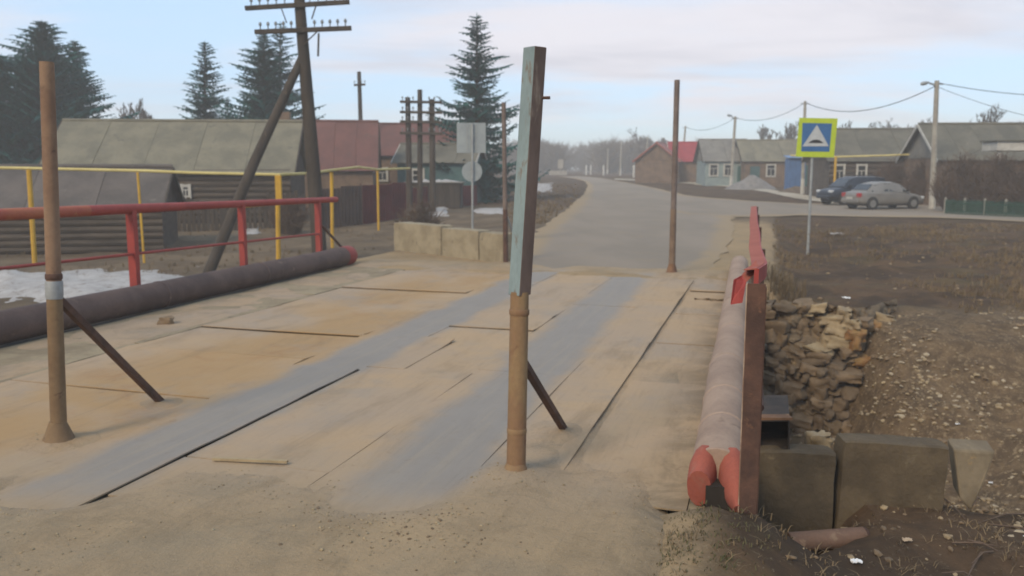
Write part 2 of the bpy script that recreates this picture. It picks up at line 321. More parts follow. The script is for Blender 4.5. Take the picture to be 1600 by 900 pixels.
# ------------------------------------------------------------------ mesh helpers
OFF = {}
class MB:
    def __init__(s): s.v = []; s.f = []; s.mi = []; s.cur = 0
    def add(s, vs, fs):
        b = len(s.v); s.v += [Vector(q) for q in vs]
        for q in fs: s.f.append([i+b for i in q]); s.mi.append(s.cur)
        return s
    def box(s, c, d, m=None, jit=0):
        vs = []
        for i in range(8):
            p = Vector((((i & 1)-.5)*d[0], ((i >> 1 & 1)-.5)*d[1], ((i >> 2 & 1)-.5)*d[2]))
            if jit: p += Vector((rng.uniform(-jit, jit), rng.uniform(-jit, jit), rng.uniform(-jit, jit)))
            if m is not None: p = m @ p
            vs.append(p + Vector(c))
        return s.add(vs, [(0,2,3,1),(4,5,7,6),(0,1,5,4),(2,6,7,3),(0,4,6,2),(1,3,7,5)])
    def bar(s, a, b, w, h, up=(0,0,1)):          # rectangular bar from a to b, w sideways, h along up
        a, b = Vector(a), Vector(b); d = (b-a); l = d.length; d.normalize(); up = Vector(up)
        x = d.cross(up)
        if x.length < 1e-4: x = d.cross(Vector((1, 0, 0)))
        x.normalize(); z = x.cross(d).normalized()
        m = Matrix((x, d, z)).transposed()
        return s.box((a+b)/2, (w, l, h), m)
    def tube(s, pts, r, n=8, cap=True):
        pts = [Vector(p) for p in pts]; k = len(pts); rs = r if isinstance(r, (list, tuple)) else [r]*k
        vs = []; prev = None
        for i, p in enumerate(pts):
            d = (pts[min(i+1, k-1)] - pts[max(i-1, 0)]).normalized()
            if prev is None:
                a = Vector((0, 0, 1)) if abs(d.z) < 0.9 else Vector((1, 0, 0)); x = d.cross(a).normalized()
            else: x = (prev - d*prev.dot(d)).normalized()
            prev = x; y = d.cross(x)
            for j in range(n):
                t = 2*math.pi*j/n; vs.append(p + (x*math.cos(t) + y*math.sin(t))*rs[i])
        fs = [(i*n+j, i*n+(j+1) % n, (i+1)*n+(j+1) % n, (i+1)*n+j) for i in range(k-1) for j in range(n)]
        if cap: fs += [tuple(range(n-1, -1, -1)), tuple(range((k-1)*n, k*n))]
        return s.add(vs, fs)
    def loft(s, rings, cap=True):
        n = len(rings[0]); k = len(rings); vs = [p for r in rings for p in r]
        fs = [(i*n+j, i*n+(j+1) % n, (i+1)*n+(j+1) % n, (i+1)*n+j) for i in range(k-1) for j in range(n)]
        if cap: fs += [tuple(range(n-1, -1, -1)), tuple(range((k-1)*n, k*n))]
        return s.add(vs, fs)
    def prism(s, poly, vec):
        n = len(poly); vec = Vector(vec); a = [Vector(p) for p in poly]; b = [p+vec for p in a]
        return s.add(a+b, [tuple(range(n-1, -1, -1)), tuple(range(n, 2*n))] + [(i, (i+1) % n, n+(i+1) % n, n+i) for i in range(n)])
    def grid(s, nx, ny, fn):
        vs = [fn(i, j) for j in range(ny+1) for i in range(nx+1)]
        return s.add(vs, [(j*(nx+1)+i, j*(nx+1)+i+1, (j+1)*(nx+1)+i+1, (j+1)*(nx+1)+i) for j in range(ny) for i in range(nx)])
    def build(s, name, mat, parent=None, smooth=False, bevel=0, fixn=True):
        off = OFF.get(parent.name, Vector((0, 0, 0))) if parent else Vector((0, 0, 0))
        me = bpy.data.meshes.new(name); me.from_pydata([tuple(q-off) for q in s.v], [], s.f)
        for m in (mat if isinstance(mat, (list, tuple)) else [mat]): me.materials.append(m)
        if any(s.mi): me.polygons.foreach_set('material_index', s.mi)
        if fixn and len(s.f) < 3000:
            bm = bmesh.new(); bm.from_mesh(me); bmesh.ops.recalc_face_normals(bm, faces=bm.faces); bm.to_mesh(me); bm.free()
        if smooth:
            me.polygons.foreach_set('use_smooth', [True]*len(me.polygons))
            try: me.set_sharp_from_angle(angle=R(42))
            except Exception: pass
        me.update(); o = bpy.data.objects.new(name, me); COL.objects.link(o)
        if parent: o.parent = parent; OFF[o.name] = off
        if bevel:
            b = o.modifiers.new('bevel', 'BEVEL'); b.width = bevel; b.segments = 2; b.limit_method = 'ANGLE'
        return o
def rough_box(d, n=7, amp=.012, seed=0.0):
    # a cast block: subdivided box with worn corners and an uneven skin
    bm = bmesh.new(); bmesh.ops.create_cube(bm, size=1); bmesh.ops.subdivide_edges(bm, edges=bm.edges, cuts=n, use_grid_fill=True); m = MB()
    bm.verts.index_update(); vs = []
    for v_ in bm.verts:
        p = Vector((v_.co.x*d[0], v_.co.y*d[1], v_.co.z*d[2])); ed = sum(abs(abs(q)-.5) < 1e-4 for q in v_.co)
        if ed >= 2: p *= 1 - .018*(ed-1)*(1 + nz(p.x*3+seed, p.y*3, p.z*3, 1.3)*1.5)
        p += v_.co.normalized()*amp*(nz(p.x+seed, p.y+p.z, seed, 4.0) + .6*nz(p.x-p.z, p.y+seed, seed+3, 9.0)); vs.append(p)
    m.add(vs, [[q.index for q in f_.verts] for f_ in bm.faces]); bm.free(); return m
def tag(o, label, cat, group=None):
    o['label'] = label; o['category'] = cat
    if group: o['group'] = group
    return o
def thing(name, label, cat, loc=(0,0,0), rz=0.0, group=None, local=False):
    o = bpy.data.objects.new(name, None); COL.objects.link(o); o.location = loc; o.rotation_euler = (0, 0, rz)
    o.empty_display_size = 0.3
    OFF[o.name] = Vector((0, 0, 0)) if local else Vector(loc)
    return tag(o, label, cat, group)
def struct(o): o['kind'] = 'structure'; return o
def stuff(o, label=None, cat=None):
    o['kind'] = 'stuff'
    if label: tag(o, label, cat)
    return o
def copy_part(src, parent, loc=None, rot=None, scale=None, mat=None):
    c = src.copy(); COL.objects.link(c); c.parent = parent
    if loc is not None: c.location = loc
    if rot is not None: c.rotation_euler = rot
    if scale is not None: c.scale = scale
    return c

# ------------------------------------------------------------------ terrain
def axis(a, b, step, lo, hi, grow):
    xs = []; x = a
    while x <= b: xs.append(x); x += step
    st = step; x = xs[-1]
    while x < hi: st *= grow; x = min(hi, x+st); xs.append(x)
    st = step; x = a; pre = []
    while x > lo: st *= grow; x = max(lo, x-st); pre.append(x)
    return pre[::-1] + xs
XS = axis(-14, 16, 0.24, -700, 700, 1.16); YS = axis(2.5, 30, 0.22, -40, 700, 1.12)
mb = MB(); mb.add([(x, y, gz(x, y)) for y in YS for x in XS], [])
nx = len(XS)
mb.f = [[j*nx+i, j*nx+i+1, (j+1)*nx+i+1, (j+1)*nx+i] for j in range(len(YS)-1) for i in range(nx-1)]; mb.mi = [0]*len(mb.f)
gr = struct(mb.build('ground', m_ground, smooth=True))
ca = gr.data.color_attributes.new('zone', 'FLOAT_COLOR', 'POINT'); zc = []
for p in mb.v:
    u, v = uv_of(p.x, p.y)
    right = ss(-0.95, 0.35, v) if u < 6.5 else ss(-0.2, 0.7, v)
    sandz = (1-right)*(1-ss(30, 48, u))*(ss(-10.8, -9.9, v)) * (1 if u < 17 else 1-ss(19, 26, u)*(1-ss(-9, -6, v)))
    if u > 18.5: sandz = max(sandz*0.95, ss(-7.5, -6, v)*(1-ss(-1.4, -0.2, v))*(1-ss(26, 40, u)))
    rubz = ss(0.2, 1.2, v)*ss(6.9, 8, u)*(1-ss(15.5, 18.0 + 0.7*min(v, 7), u))*(1-ss(9, 14, v))
    grassz = max(right, 0.9*ss(40, 60, p.y))*(1-rubz)
    zc += [sandz, grassz, rubz, 1]
ca.data.foreach_set('color', zc)
gr.data.polygons.foreach_set('use_smooth', [True]*len(gr.data.polygons))

def strip(name, mat, rows, lift, ncross=10, nsub=4, wob=0.25):
    rows = [(Vector(a), Vector(b)) for a, b in rows]; pts = []
    for i in range(len(rows)-1):
        for k in range(nsub if i < len(rows)-2 else nsub+1):
            t = k/nsub; pts.append((rows[i][0].lerp(rows[i+1][0], t), rows[i][1].lerp(rows[i+1][1], t)))
    m = MB()
    def fn(i, j):
        a, b = pts[j]; t = i/ncross; p = a.lerp(b, t)
        if i in (0, ncross): p = p + (b-a).normalized()*nz(p.x, p.y, 1, 0.8)*wob
        e = 0.028 if i in (0, ncross) else 0
        if name == 'road': e += .075*max(0, 1-j/9)
        return Vector((p.x, p.y, ground(p.x, p.y, False) + 0.02*nz(p.x, p.y, 0, .35) + lift - e))
    m.grid(ncross, len(pts)-1, fn); o_ = struct(m.build(name, mat, smooth=True))
    ca_ = o_.data.color_attributes.new('edge', 'FLOAT_COLOR', 'POINT'); vals = []
    for j in range(len(pts)):
        for i in range(ncross+1): e = ss(.5, 1, abs(i/ncross-.5)*2); e = max(e, 1-j/8 if name == 'road' and j < 8 else 0); vals += [e, e, e, 1]
    ca_.data.foreach_set('color', vals); return o_
main_rows = [(G(660, 430), G(1098, 434)), (G(745, 417), G(1112, 418)), (G(806, 402), G(1126, 402)), (G(824, 382), G(1138, 382)), (G(842, 360), G(1146, 360)),
    (G(866, 342), G(1148, 342)), (G(886, 326), G(1120, 322)), (G(905, 310), G(1076, 306)), (G(914, 300), G(1036, 297)), (G(919, 291), G(1000, 289)), (G(914, 284), G(965, 283)), (G(896, 279), G(936, 278)), (G(872, 276), G(905, 275.6))]
strip('road', m_road, main_rows, 0.045, 14, 6, 0.3)
side_rows = [(G(1050, 334), G(1050, 304)), (G(1110, 341), G(1110, 310)), (G(1180, 340), G(1180, 315)), (G(1250, 338), G(1250, 319)), (G(1350, 340), G(1350, 318)), (G(1450, 341), G(1450, 320)), (G(1545, 345), G(1545, 333)), (G(1680, 352), G(1680, 342))]
strip('side_road', m_road, side_rows, 0.062, 8, 6, 0.2)
strip('path', M('pale_path', (176, 166, 148), (158, 148, 130), None, 1, 0.95, 0.2, 14), [(G(1085, 289), G(1090, 287)), (G(1150, 293), G(1156, 290.5)), (G(1195, 300), G(1205, 297)), (G(1240, 310), G(1256, 305)), (G(1300, 318), G(1320, 313))], 0.055, 4, 5, 0.15)
strip('footpath', M('pale_path', (176, 166, 148)), [(G(960, 281), G(960, 279.3)), (G(1040, 285), G(1042, 283)), (G(1088, 288), G(1092, 286))], 0.055, 4, 5, 0.1)

# ------------------------------------------------------------------ bridge
br = thing('bridge', 'low road bridge decked with dusty worn steel plates', 'bridge', B(12, -5, 0))
def ubox(mb, u0, u1, v0, v1, z0, z1):
    return mb.add([B(u0,v0,z0),B(u1,v0,z0),B(u1,v1,z0),B(u0,v1,z0),B(u0,v0,z1),B(u1,v0,z1),B(u1,v1,z1),B(u0,v1,z1)],
                  [(0,3,2,1),(4,5,6,7),(0,1,5,4),(1,2,6,5),(2,3,7,6),(3,0,4,7)])
ubox(MB(), 5.0, 18.6, -9.95, -0.12, -0.34, -0.075).build('deck_slab', m_dark, br)  # slab coloured dark so the plate gaps read as shadow
for vv in (-9.4, -7.2, -5.0, -2.8, -0.6):
    ubox(MB(), 5.3, 18.4, vv-.14, vv+.14, -0.8, -0.345).build('girder', m_rustdark, br)
def plate(u0, u1, v0, v1, z=0.0, curl=(0, 0, 0, 0), th=0.012, mat=None, name='steel_plate', amp=0.006, wv=0.004):
    # a thin plate with slightly wavy edges; curl lifts the near, far, left and right edges
    sd = rng.uniform(0, 99); tu, tv = rng.uniform(-.003, .003), rng.uniform(-.004, .004)
    nu, nv = max(3, int((u1-u0)/0.22)), 4
    m = MB()
    def fn(i, j):
        a, b = i/nu, j/nv
        u = lerp(u0, u1, a); v = lerp(v0, v1, b)
        if i in (0, nu): u += 0.018*nz(v, sd, 0, 2.2)
        if j in (0, nv): v += wv*nz(u, sd, 4, 1.3)
        zz = z + tu*(a-.5)*(u1-u0) + tv*(b-.5) + amp*nz(u, v, sd, .9)
        zz += curl[0]*(1-a)**6 + curl[1]*a**6 + (curl[2]*(1-b)**4 + curl[3]*b**4)*(0.55+0.45*nz(u, sd, 8, .8))
        return B(u, v, zz)
    top = [fn(i, j) for j in range(nv+1) for i in range(nu+1)]; n = len(top)
    bot = [p - Vector((0, 0, th)) for p in top]; w_ = nu+1
    fs = []
    for j in range(nv):
        for i in range(nu):
            q = (j*w_+i, j*w_+i+1, (j+1)*w_+i+1, (j+1)*w_+i); fs += [q, tuple(n+k for k in reversed(q))]
    edge = [i for i in range(nu)] + [j*w_+nu for j in range(nv)] + [nv*w_+i for i in range(nu, 0, -1)] + [j*w_ for j in range(nv, 0, -1)]
    for k in range(len(edge)): a, b = edge[k], edge[(k+1) % len(edge)]; fs.append((b, a, n+a, n+b))
    m.add(top+bot, fs); return m.build(name, mat or m_deck, br, smooth=True)
def run(v0, v1, us, gap=0.008, lcurl=0, rcurl=0, dz=0, **k):
    for a, b in zip(us[:-1], us[1:]): plate(a+gap, b-gap, v0, v1, z=rng.uniform(-.004, .008)+dz, curl=(rng.choice((0, 0, .02)), rng.choice((0, 0, .02)), lcurl, rcurl), **k)
run(-7.84, -5.299, [3.6, 7.25, 9.08, 10.55, 12.6, 14.9, 17.75], wv=.012, lcurl=.02)
plate(4.05, 8.78, -5.297, -4.432, z=0.012, curl=(0, 0, 0, 0.022), wv=.02)
run(-5.297, -4.411, [8.8, 10.64, 13.1, 15.6, 18.65])
run(-4.409, -3.131, [4.8, 5.66, 9.0, 11.64, 12.9, 15.0, 18.35])
plate(8.95, 10.64, -4.42, -3.95, z=0.014, curl=(0, 0.03, 0, 0))
run(-3.129, -2.067, [4.9, 9.2, 14.2, 18.7], gap=0.006)
run(-2.065, -1.43, [5.0, 7.9, 11.2, 14.9, 18.8], gap=0.006, rcurl=.015)
run(-1.37, -0.46, [5.72, 7.6, 9.2, 11.4, 13.8, 16.4, 18.9], gap=0.012, dz=-.014)
for a, b in zip([4.9, 7.1, 9.4, 11.8, 14.0, 16.2], [7.1, 9.4, 11.8, 14.0, 16.2, 18.3]):
    plate(a+.01, b-.01, -9.45, -7.93, z=-0.012, th=0.05, mat=m_slab, name='kerb_slab', amp=0.02)
ubox(MB(), 5.1, 18.5, -0.46, -0.14, -0.0745, -0.03).build('edge_beam', m_slab, br, bevel=.01)

# blown sand lying over the deck (a thin sheet that shows wherever it is higher than the plates)
def trk(v, a, b, s=0.22): return ss(a-s, a+s, v)*(1-ss(b-s, b+s, v))
def sandh(u, v):
    ue = u - .24*(v+2.6)
    n1 = nz(u, v, 2, .55) + .5*nz(u, v, 6, 1.4) + .28*nz(u, v, 9, 3.3) + .16*nz(u, v, 11, 8)
    z = -0.020 + 0.017*n1 + .006*nz(u, v, 13, 14)*(1-ss(5, 8, u))
    z += 0.016*trk(v, -4.3, -3.3, .3)*(1-ss(6.5, 15, u)) + 0.010*(trk(v, -7.6, -6.2, .4))
    z += 0.018*trk(v, -2.05, -1.5, .2)*(1-ss(6, 11, u)) + 0.014*trk(v, -0.75, -0.3, .2) + 0.012*trk(v, -9.4, -8.0, .3)
    tr = max(trk(v, -5.05, -4.4), trk(v + 0.03*(u-12), -2.95, -2.3))
    z += 0.07*(1-ss(4.4, 6.2, ue + .55*n1)) * (1-0.5*tr*ss(4.7, 5.3, ue))
    z += 0.05*ss(18.0, 19.2, u + .4*n1)*(1-.3*tr)
    z -= 0.05*tr*ss(4.75, 5.4, ue)*(1-ss(18, 19, u))
    z -= 0.07*trk(v, -7.98, -7.80, .05)*ss(-.25, .1, n1 + .25)*ss(5.6, 6.6, u)*(1-ss(17.4, 18, u))
    for pu, pv, a, s_ in ((5.9, -1.72, .075, .28), (5.7, -5.7, .06, .3), (18.75, -1.96, .06, .4), (7.2, -1.66, .035, .25), (7.0, -5.7, .03, .25), (5.6, -2.0, .03, .7)):
        z += a*math.exp(-((u-pu)**2 + (v-pv)**2)/(s_*s_))
    z -= 0.08*ss(19.6, 20.4, u)
    z -= 0.16*ss(-0.85, -0.3, v + .18*n1)*(1 if u > 5.6 else 0.9)  + 0.1*(1-ss(-9.6, -9.35, v))
    return z
mb = MB(); nu_, nv_ = 270, 150
mb.grid(nu_, nv_, lambda i, j: (lambda u, v: B(u, v, sandh(u, v)))(lerp(2.2, 20.6, (i/nu_)**1.3), lerp(-9.65, -0.05, j/nv_)))
so = stuff(mb.build('sand', m_deck2, smooth=True), 'thin drifts of tan sand blown over the steel deck', 'sand')

# ------------------------------------------------------------------ pipes beside the deck
pp = thing('kerb_pipe', 'long dusty pipe with split red painted end beside the walkway', 'pipe', B(12.5, -.4, 0))
rad = 0.19
pts = [B(u, -0.27 - 0.022*(u-5.7) + .02*nz(u, 0, 3, .5), 0.165 + .008*nz(u, 4, 2, .6)) for u in [6.01 + k*0.463 for k in range(31)]]
MB().tube(pts, rad, 20).build('pipe_barrel', m_pipe, pp, smooth=True)
for k in (0, 2, 4, 7, 11, 16):
    a = pts[k]; d = (pts[k+1]-pts[k]).normalized()*.012
    MB().tube([a-d*2, a-d, a, a+d, a+2*d], [rad*.99, rad+.006, rad+.008, rad+.006, rad*.99], 20).build('weld_seam', m_pipe, pp, smooth=True)
def petal(cv, side):
    rings = []
    for k in range(8):
        t = k/7; u = 6.06 - (0.20 if side < 0 else 0.38)*t
        wv = lerp(0.100, 0.082, t**3) if side < 0 else lerp(0.100, 0.03, t**1.8)
        hz = lerp(0.192, 0.14, t**2) if side < 0 else lerp(0.192, 0.05, t**1.7)
        cz = 0.165 - (0.05*t*t if side < 0 else 0.11*t*t)
        cu = -0.27 + side*(0.095 + 0.012*t) + (0.05*t*t if side > 0 else -.01*t)
        ring = []
        for j in range(14):
            a = 2*math.pi*j/14; ring.append(B(u - (0.07*max(0, math.sin(a)) if k == 7 else 0), cu + wv*math.cos(a), cz + hz*math.sin(a)))
        rings.append(ring)
    return MB().loft(rings)
for sd in (-1, 1): petal(0, sd).build('split_end', m_redend, pp, smooth=True)
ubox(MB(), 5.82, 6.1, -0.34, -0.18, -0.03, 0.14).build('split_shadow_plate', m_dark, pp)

pl = thing('kerb_pipe', 'long dark rusty pipe lying along the deck below the red railing', 'pipe', B(12.5, -9.7, 0))
ptl = [B(u, -9.70 + .02*nz(u, 1, 1, .5), 0.20 + 0.008*nz(u, 3, 3, .5)) for u in [4.0 + k*.5 for k in range(30)]]
MB().tube(ptl, 0.225, 20).build('pipe_barrel', m_pipedark, pl, smooth=True)
e = ptl[-1]; dd = (B(1, 0)-B(0, 0))
MB().tube([e + dd*.0, e+dd*.06, e+dd*.3, e+dd*.36, e+dd*.4], [.226, .238, .238, .226, .19], 20).build('end_collar', m_red, pl, smooth=True)
for k in (9, 16, 22):
    a = ptl[k]; MB().tube([a-dd*.03, a-dd*.015, a+dd*.015, a+dd*.03], [.223, .234, .234, .223], 20).build('weld_seam', m_pipedark, pl, smooth=True)

# ------------------------------------------------------------------ railings
rl = thing('railing', 'red pipe railing with thin lower rail on the far side of the deck', 'railing', B(12, -10.03, 0))
pu = [5.7, 8.75, 11.85, 14.96, 18.0]
def railz(u): return lerp(1.71, 1.55, (u-6)/12.0)
MB().tube([B(u, -10.03, railz(u)) for u in [3.2 + k*1.1 for k in range(8)]], 0.084, 12).build('top_rail', m_orange, rl, smooth=True)
MB().tube([B(u, -10.03, railz(u)+.0) for u in (10.9, 12.5, 14.0, 15.5)], [.084, .078, .07, .066], 12).build('top_rail', m_red, rl, smooth=True)
MB().tube([B(u, -10.03, railz(u)) for u in (15.5, 16.5, 17.5, 18.9)], 0.066, 12).build('top_rail', m_red, rl, smooth=True)
for u in pu:
    w_ = 0.15 if u < 13 else .13
    MB().add([], []).bar(B(u, -10.03, -0.55), B(u, -10.03, railz(u)-.02), w_, .1, up=dd).build('post', m_red, rl, bevel=.008)
MB().tube([B(u, -10.0, lerp(1.0, .78, (u-6)/12)) for u in (3.2, 8, 13, 18.0)], 0.024, 8).build('lower_rail', m_red, rl, smooth=True)
MB().tube([B(18.05, -10.0, 1.0), B(19.0, -9.8, 0.2)], .03, 6).build('end_brace', m_rustdark, rl, smooth=True)

rr = thing('railing', 'rust brown steel railing with bent bright red top channel beside the ravine', 'railing', B(6, 0, 0))
# near post: a channel standing on the edge beam
pA = B(5.62, 0.015)
xh, yh = B(0, 1), B(1, 0)
def rv(u, v, z): return B(u, v, z)
MB().bar(rv(5.62, -.055, -0.3), rv(5.62, -.055, 1.575), .112, .012, up=yh).build('post', m_rustdark, rr)
MB().bar(rv(5.655, -.113, -0.3), rv(5.655, -.113, 1.57), .010, .07, up=yh).build('post_flange', M('pale_edge', (176, 156, 136), (120, 92, 76), None, 5), rr)  # this flange is paler than the rest of the post
MB().bar(rv(5.655, .003, -0.3), rv(5.655, .003, 1.55), .010, .07, up=yh).build('post_flange', m_rustdark, rr)
for u in (8.9, 12.2, 15.5, 18.6):
    MB().bar(rv(u, -.02*(u-5.6), -0.5), rv(u, -.02*(u-5.6), 1.5), .1, .1, up=yh).build('post', m_rustdark, rr, bevel=.008)
def channel(path, h, wdt):
    m = MB(); rings = []
    for i, p in enumerate(path):
        d = (path[min(i+1, len(path)-1)] - path[max(i-1, 0)]); d.z = 0; d.normalize() if d.length > 1e-5 else None
        s_ = Vector((d.y, -d.x, 0))
        rings.append([p - s_*wdt/2, p + s_*wdt/2, p + s_*wdt/2 + Vector((0, 0, h)), p - s_*wdt/2 + Vector((0, 0, h))])
    return m.loft(rings)
rail_path = [B(18.9, -.26, 1.40), B(16, -.21, 1.42), B(13, -.16, 1.43), B(10.5, -.10, 1.44), B(8.6, -.07, 1.45), B(7.4, -.03, 1.47), B(6.7, -.01, 1.50), B(6.2, -.02, 1.535), B(5.76, -.06, 1.555)]
channel(rail_path, 0.10, 0.03).build('top_rail', m_red, rr)
fl = MB(); fl.grid(len(rail_path)-1, 1, lambda i, j: rail_path[i] + Vector((0, 0, .104 - .012*j)) - xh*(.10*j*(1.0 if i < 7 else .8)))
fo = fl.build('top_flange', m_redend, rr); sm = fo.modifiers.new('thick', 'SOLIDIFY'); sm.thickness = 0.008
tq = [D(1142, 476, 5.5), D(1160, 473, 5.5), D(1166, 441, 5.55), D(1187, 420, 5.7), D(1182, 408, 5.85), D(1160, 430, 5.6), D(1147, 437, 5.55)]
MB().prism([tq[0], tq[1], tq[2], tq[5], tq[6]], (0, .012, 0)).build('bent_tongue', m_red, rr)
MB().prism([tq[2], tq[3], tq[4], tq[5]], (0, .012, .004)).build('bent_tongue', m_redend, rr)
MB().tube([B(u, -.02*(u-5.6), .75) for u in (5.7, 10, 15, 18.7)], .025, 8).build('lower_rail', m_rustdark, rr, smooth=True)

# ------------------------------------------------------------------ height gauge posts on the deck
def pipe_r(m, a, b, r0, r1, n=14): return m.tube([a, Vector(a).lerp(b, .5), b], [r0, (r0+r1)/2, r1], n)
# centre post
base = B(5.90, -1.72, -0.06); top = D(836, 74, 6.22)
gp = thing('gate_post', 'tall two tone post with pale teal upper half in the middle of the deck', 'post', base)
mid = D(812, 456, 6.2)
MB().tube([base, base.lerp(mid, .2), base.lerp(mid, .6), mid], [.073, .071, .069, .067], 16).build('lower_pipe', m_tan, gp, smooth=True)
for t in (.30, .90):
    c = base.lerp(mid, t); dz = (mid-base).normalized()*.014
    MB().tube([c-dz*1.6, c-dz, c+dz, c+dz*1.6], [.070, .0735, .0735, .070], 16).build('weld_ring', m_tan, gp, smooth=True)
ax = (top-mid).normalized(); front = Vector((0, -1, 0)); sx = Vector((1, 0, 0))
m = MB()
ca_, sa_ = math.cos(R(40)), math.sin(R(40))
def sq(c, r): return [c + (sx*math.cos(R(a)) + front*math.sin(R(a)))*r for a in (92, 182, 272, 2)]
m.loft([sq(mid - ax*.02, .083), sq(top, .083)])
m.mi = [0, 0, 1, 1, 1, 1] if len(m.f) == 6 else m.mi
m.mi = []
for f_ in m.f:
    c = sum((m.v[i] for i in f_), Vector())/len(f_) - (mid+top)/2
    m.mi.append(1 if (c.x < 0 and abs(c.z) < 1) else 0)
m.build('upper_section', [m_brownp, m_teal], gp, bevel=.006)
MB().tube([top + Vector((.05, -.05, -.35)), top + Vector((.105, -.06, -.35))], .012, 6).build('bolt', m_rustdark, gp)
MB().bar(B(5.93, -1.70, .94), B(7.25, -1.66, -.01), .055, .055).build('brace', m_rustdark, gp, bevel=.004)
MB().tube([base + Vector((0, 0, .02)), base + Vector((.0, 0, .08)), base + Vector((0, 0, .2))], [.15, .115, .07], 14).build('base_flare', m_tan, gp, smooth=True)
# second near post
base = B(5.69, -5.69, -0.06); top = D(73, 97, 7.15)
gp = thing('gate_post', 'tall rusty post with grey clamp and slanting brace at the photo edge', 'post', base)
mid = base.lerp(top, .43)
MB().tube([base, base.lerp(mid, .5), mid], [.066, .064, .062], 14).build('lower_pipe', M('brown_dusty_pipe', (122, 100, 74), (104, 82, 60), (88, 66, 50), 3, .85, .2, 30), gp, smooth=True)
MB().tube([mid, mid.lerp(top, .5), top], [.060, .058, .056], 14).build('upper_section', M('tan_rust_pipe', (134, 108, 86), (116, 90, 72), (98, 76, 62), 3, .8, .15, 30), gp, smooth=True)
c = base.lerp(top, .40); dz = (top-base).normalized()
MB().tube([c, c+dz*.03, c+dz*.13, c+dz*.15], [.066, .070, .070, .066], 14).build('clamp', m_galv, gp, smooth=True)
MB().tube([c+dz*.16, c+dz*.17, c+dz*.2, c+dz*.21], [.062, .068, .068, .062], 14).build('weld_ring', m_rustdark, gp, smooth=True)
MB().bar(c + B(.03, 0), B(7.02, -5.72, -.01), .06, .06).build('brace', m_rustdark, gp, bevel=.004)
MB().tube([base + Vector((0, 0, .02)), base + Vector((0, 0, .10)), base + Vector((0, 0, .24))], [.17, .12, .066], 14).build('base_flare', M('brown_dusty_pipe', (122, 100, 74)), gp, smooth=True)
# far pair
base = B(18.78, -1.96, -0.05); top = D(1058, 125, 18.7)
gp = thing('gate_post', 'thin rust grey post standing at the far right end of the deck', 'post', base)
MB().tube([base, base.lerp(top, .35)], [.075, .066], 12).build('lower_pipe', M('grey_brown_pipe', (120, 100, 82), (98, 80, 66), (128, 108, 90), 3, .85, .2, 30), gp, smooth=True)
MB().tube([base.lerp(top, .35), top], [.062, .06], 12).build('upper_section', M('grey_rust_pipe', (118, 104, 96), (96, 84, 78), (134, 112, 96), 3, .8, .15, 30), gp, smooth=True)
MB().tube([base, base+Vector((0, 0, .12)), base+Vector((0, 0, .3))], [.19, .12, .07], 12).build('base_flare', m_rust, gp, smooth=True)
base = B(19.9, -6.05, -0.05); top = D(787, 160, 20.8)
gp = thing('gate_post', 'thin dark rusty post next to the pale concrete blocks', 'post', base)
MB().tube([base, base.lerp(top, .35)], [.062, .058], 12).build('lower_pipe', m_rustdark, gp, smooth=True)
MB().tube([base.lerp(top, .35), top], [.056, .052], 12).build('upper_section', M('grey_rust_pipe', (118, 104, 96)), gp, smooth=True)
MB().bar(base.lerp(top, .34), B(20.9, -5.95, 0.0), .04, .04).build('brace', m_galv, gp)

# ------------------------------------------------------------------ concrete blocks, sign backs
bl, brt = D(615, 391, 24.3), D(786, 413, 20.9); bl.z = brt.z = 0
dirb = (brt-bl).normalized(); nb = Vector((-dirb.y, dirb.x, 0)); Lb = (brt-bl).length
for (a, b, hh, lab) in ((0, .47, .80, 'longest pale concrete block, left end of the roadside row'), (.478, .80, .76, 'middle pale concrete block of the roadside row'), (.808, 1.0, .76, 'short pale concrete block beside the thin dark post')):
    p0, p1 = bl + dirb*Lb*a, bl + dirb*Lb*b; z0 = -.42
    hh = D(800, lerp(345, 366, (a+b)/2), (p0.y+p1.y)/2).z - z0; m = MB(); c = (p0+p1)/2 + nb*.24; mt = Matrix((dirb, nb, Vector((0, 0, 1)))).transposed()
    o = rough_box(((p1-p0).length, .48, hh), 9, .02, a*9).build('concrete_block', m_conc, smooth=True); o.location = (c.x, c.y, z0+hh/2); o.rotation_euler = (0, 0, math.atan2(dirb.y, dirb.x)); tag(o, lab, 'concrete block', 'concrete blocks by the road')
sp = D(738, 358, 25.6); sz = gz(sp.x, sp.y)
sg = thing('road_sign', 'grey back of a square sign above a round sign on one pole', 'sign', (sp.x, sp.y, sz))
MB().tube([(sp.x, sp.y, sz-.2), D(738, 193, 25.6)], .034, 10).build('pole', m_galv, sg, smooth=True)
def board(name, px0, py0, px1, py1, d, mat, par, th=.012):
    a, b = D(px0, py1, d), D(px1, py0, d)
    return MB().box(((a.x+b.x)/2, d, (a.z+b.z)/2), (b.x-a.x, th, b.z-a.z)).build(name, mat, par, bevel=.004)
sqb = board('square_board', 714, 192, 759, 239, 25.66, m_signback, sg)
for xo in (730, 737, 744):
    a, b = D(xo, 236, 25.645), D(xo, 195, 25.645); MB().bar(a, b, .02, .012, up=(0, 1, 0)).build('stiffener', m_galv, sqb)
c = D(737.5, 268, 25.66); rc = .30
MB().prism([c + Vector((rc*math.cos(t*2*math.pi/28), 0, rc*math.sin(t*2*math.pi/28))) for t in range(28)], (0, .012, 0)).build('round_board', m_signback, sg)
for zz_ in (212, 268): p = D(738, zz_, 25.6); MB().box((p.x, p.y+.02, p.z), (.12, .06, .035)).build('bracket', m_galv, sg)

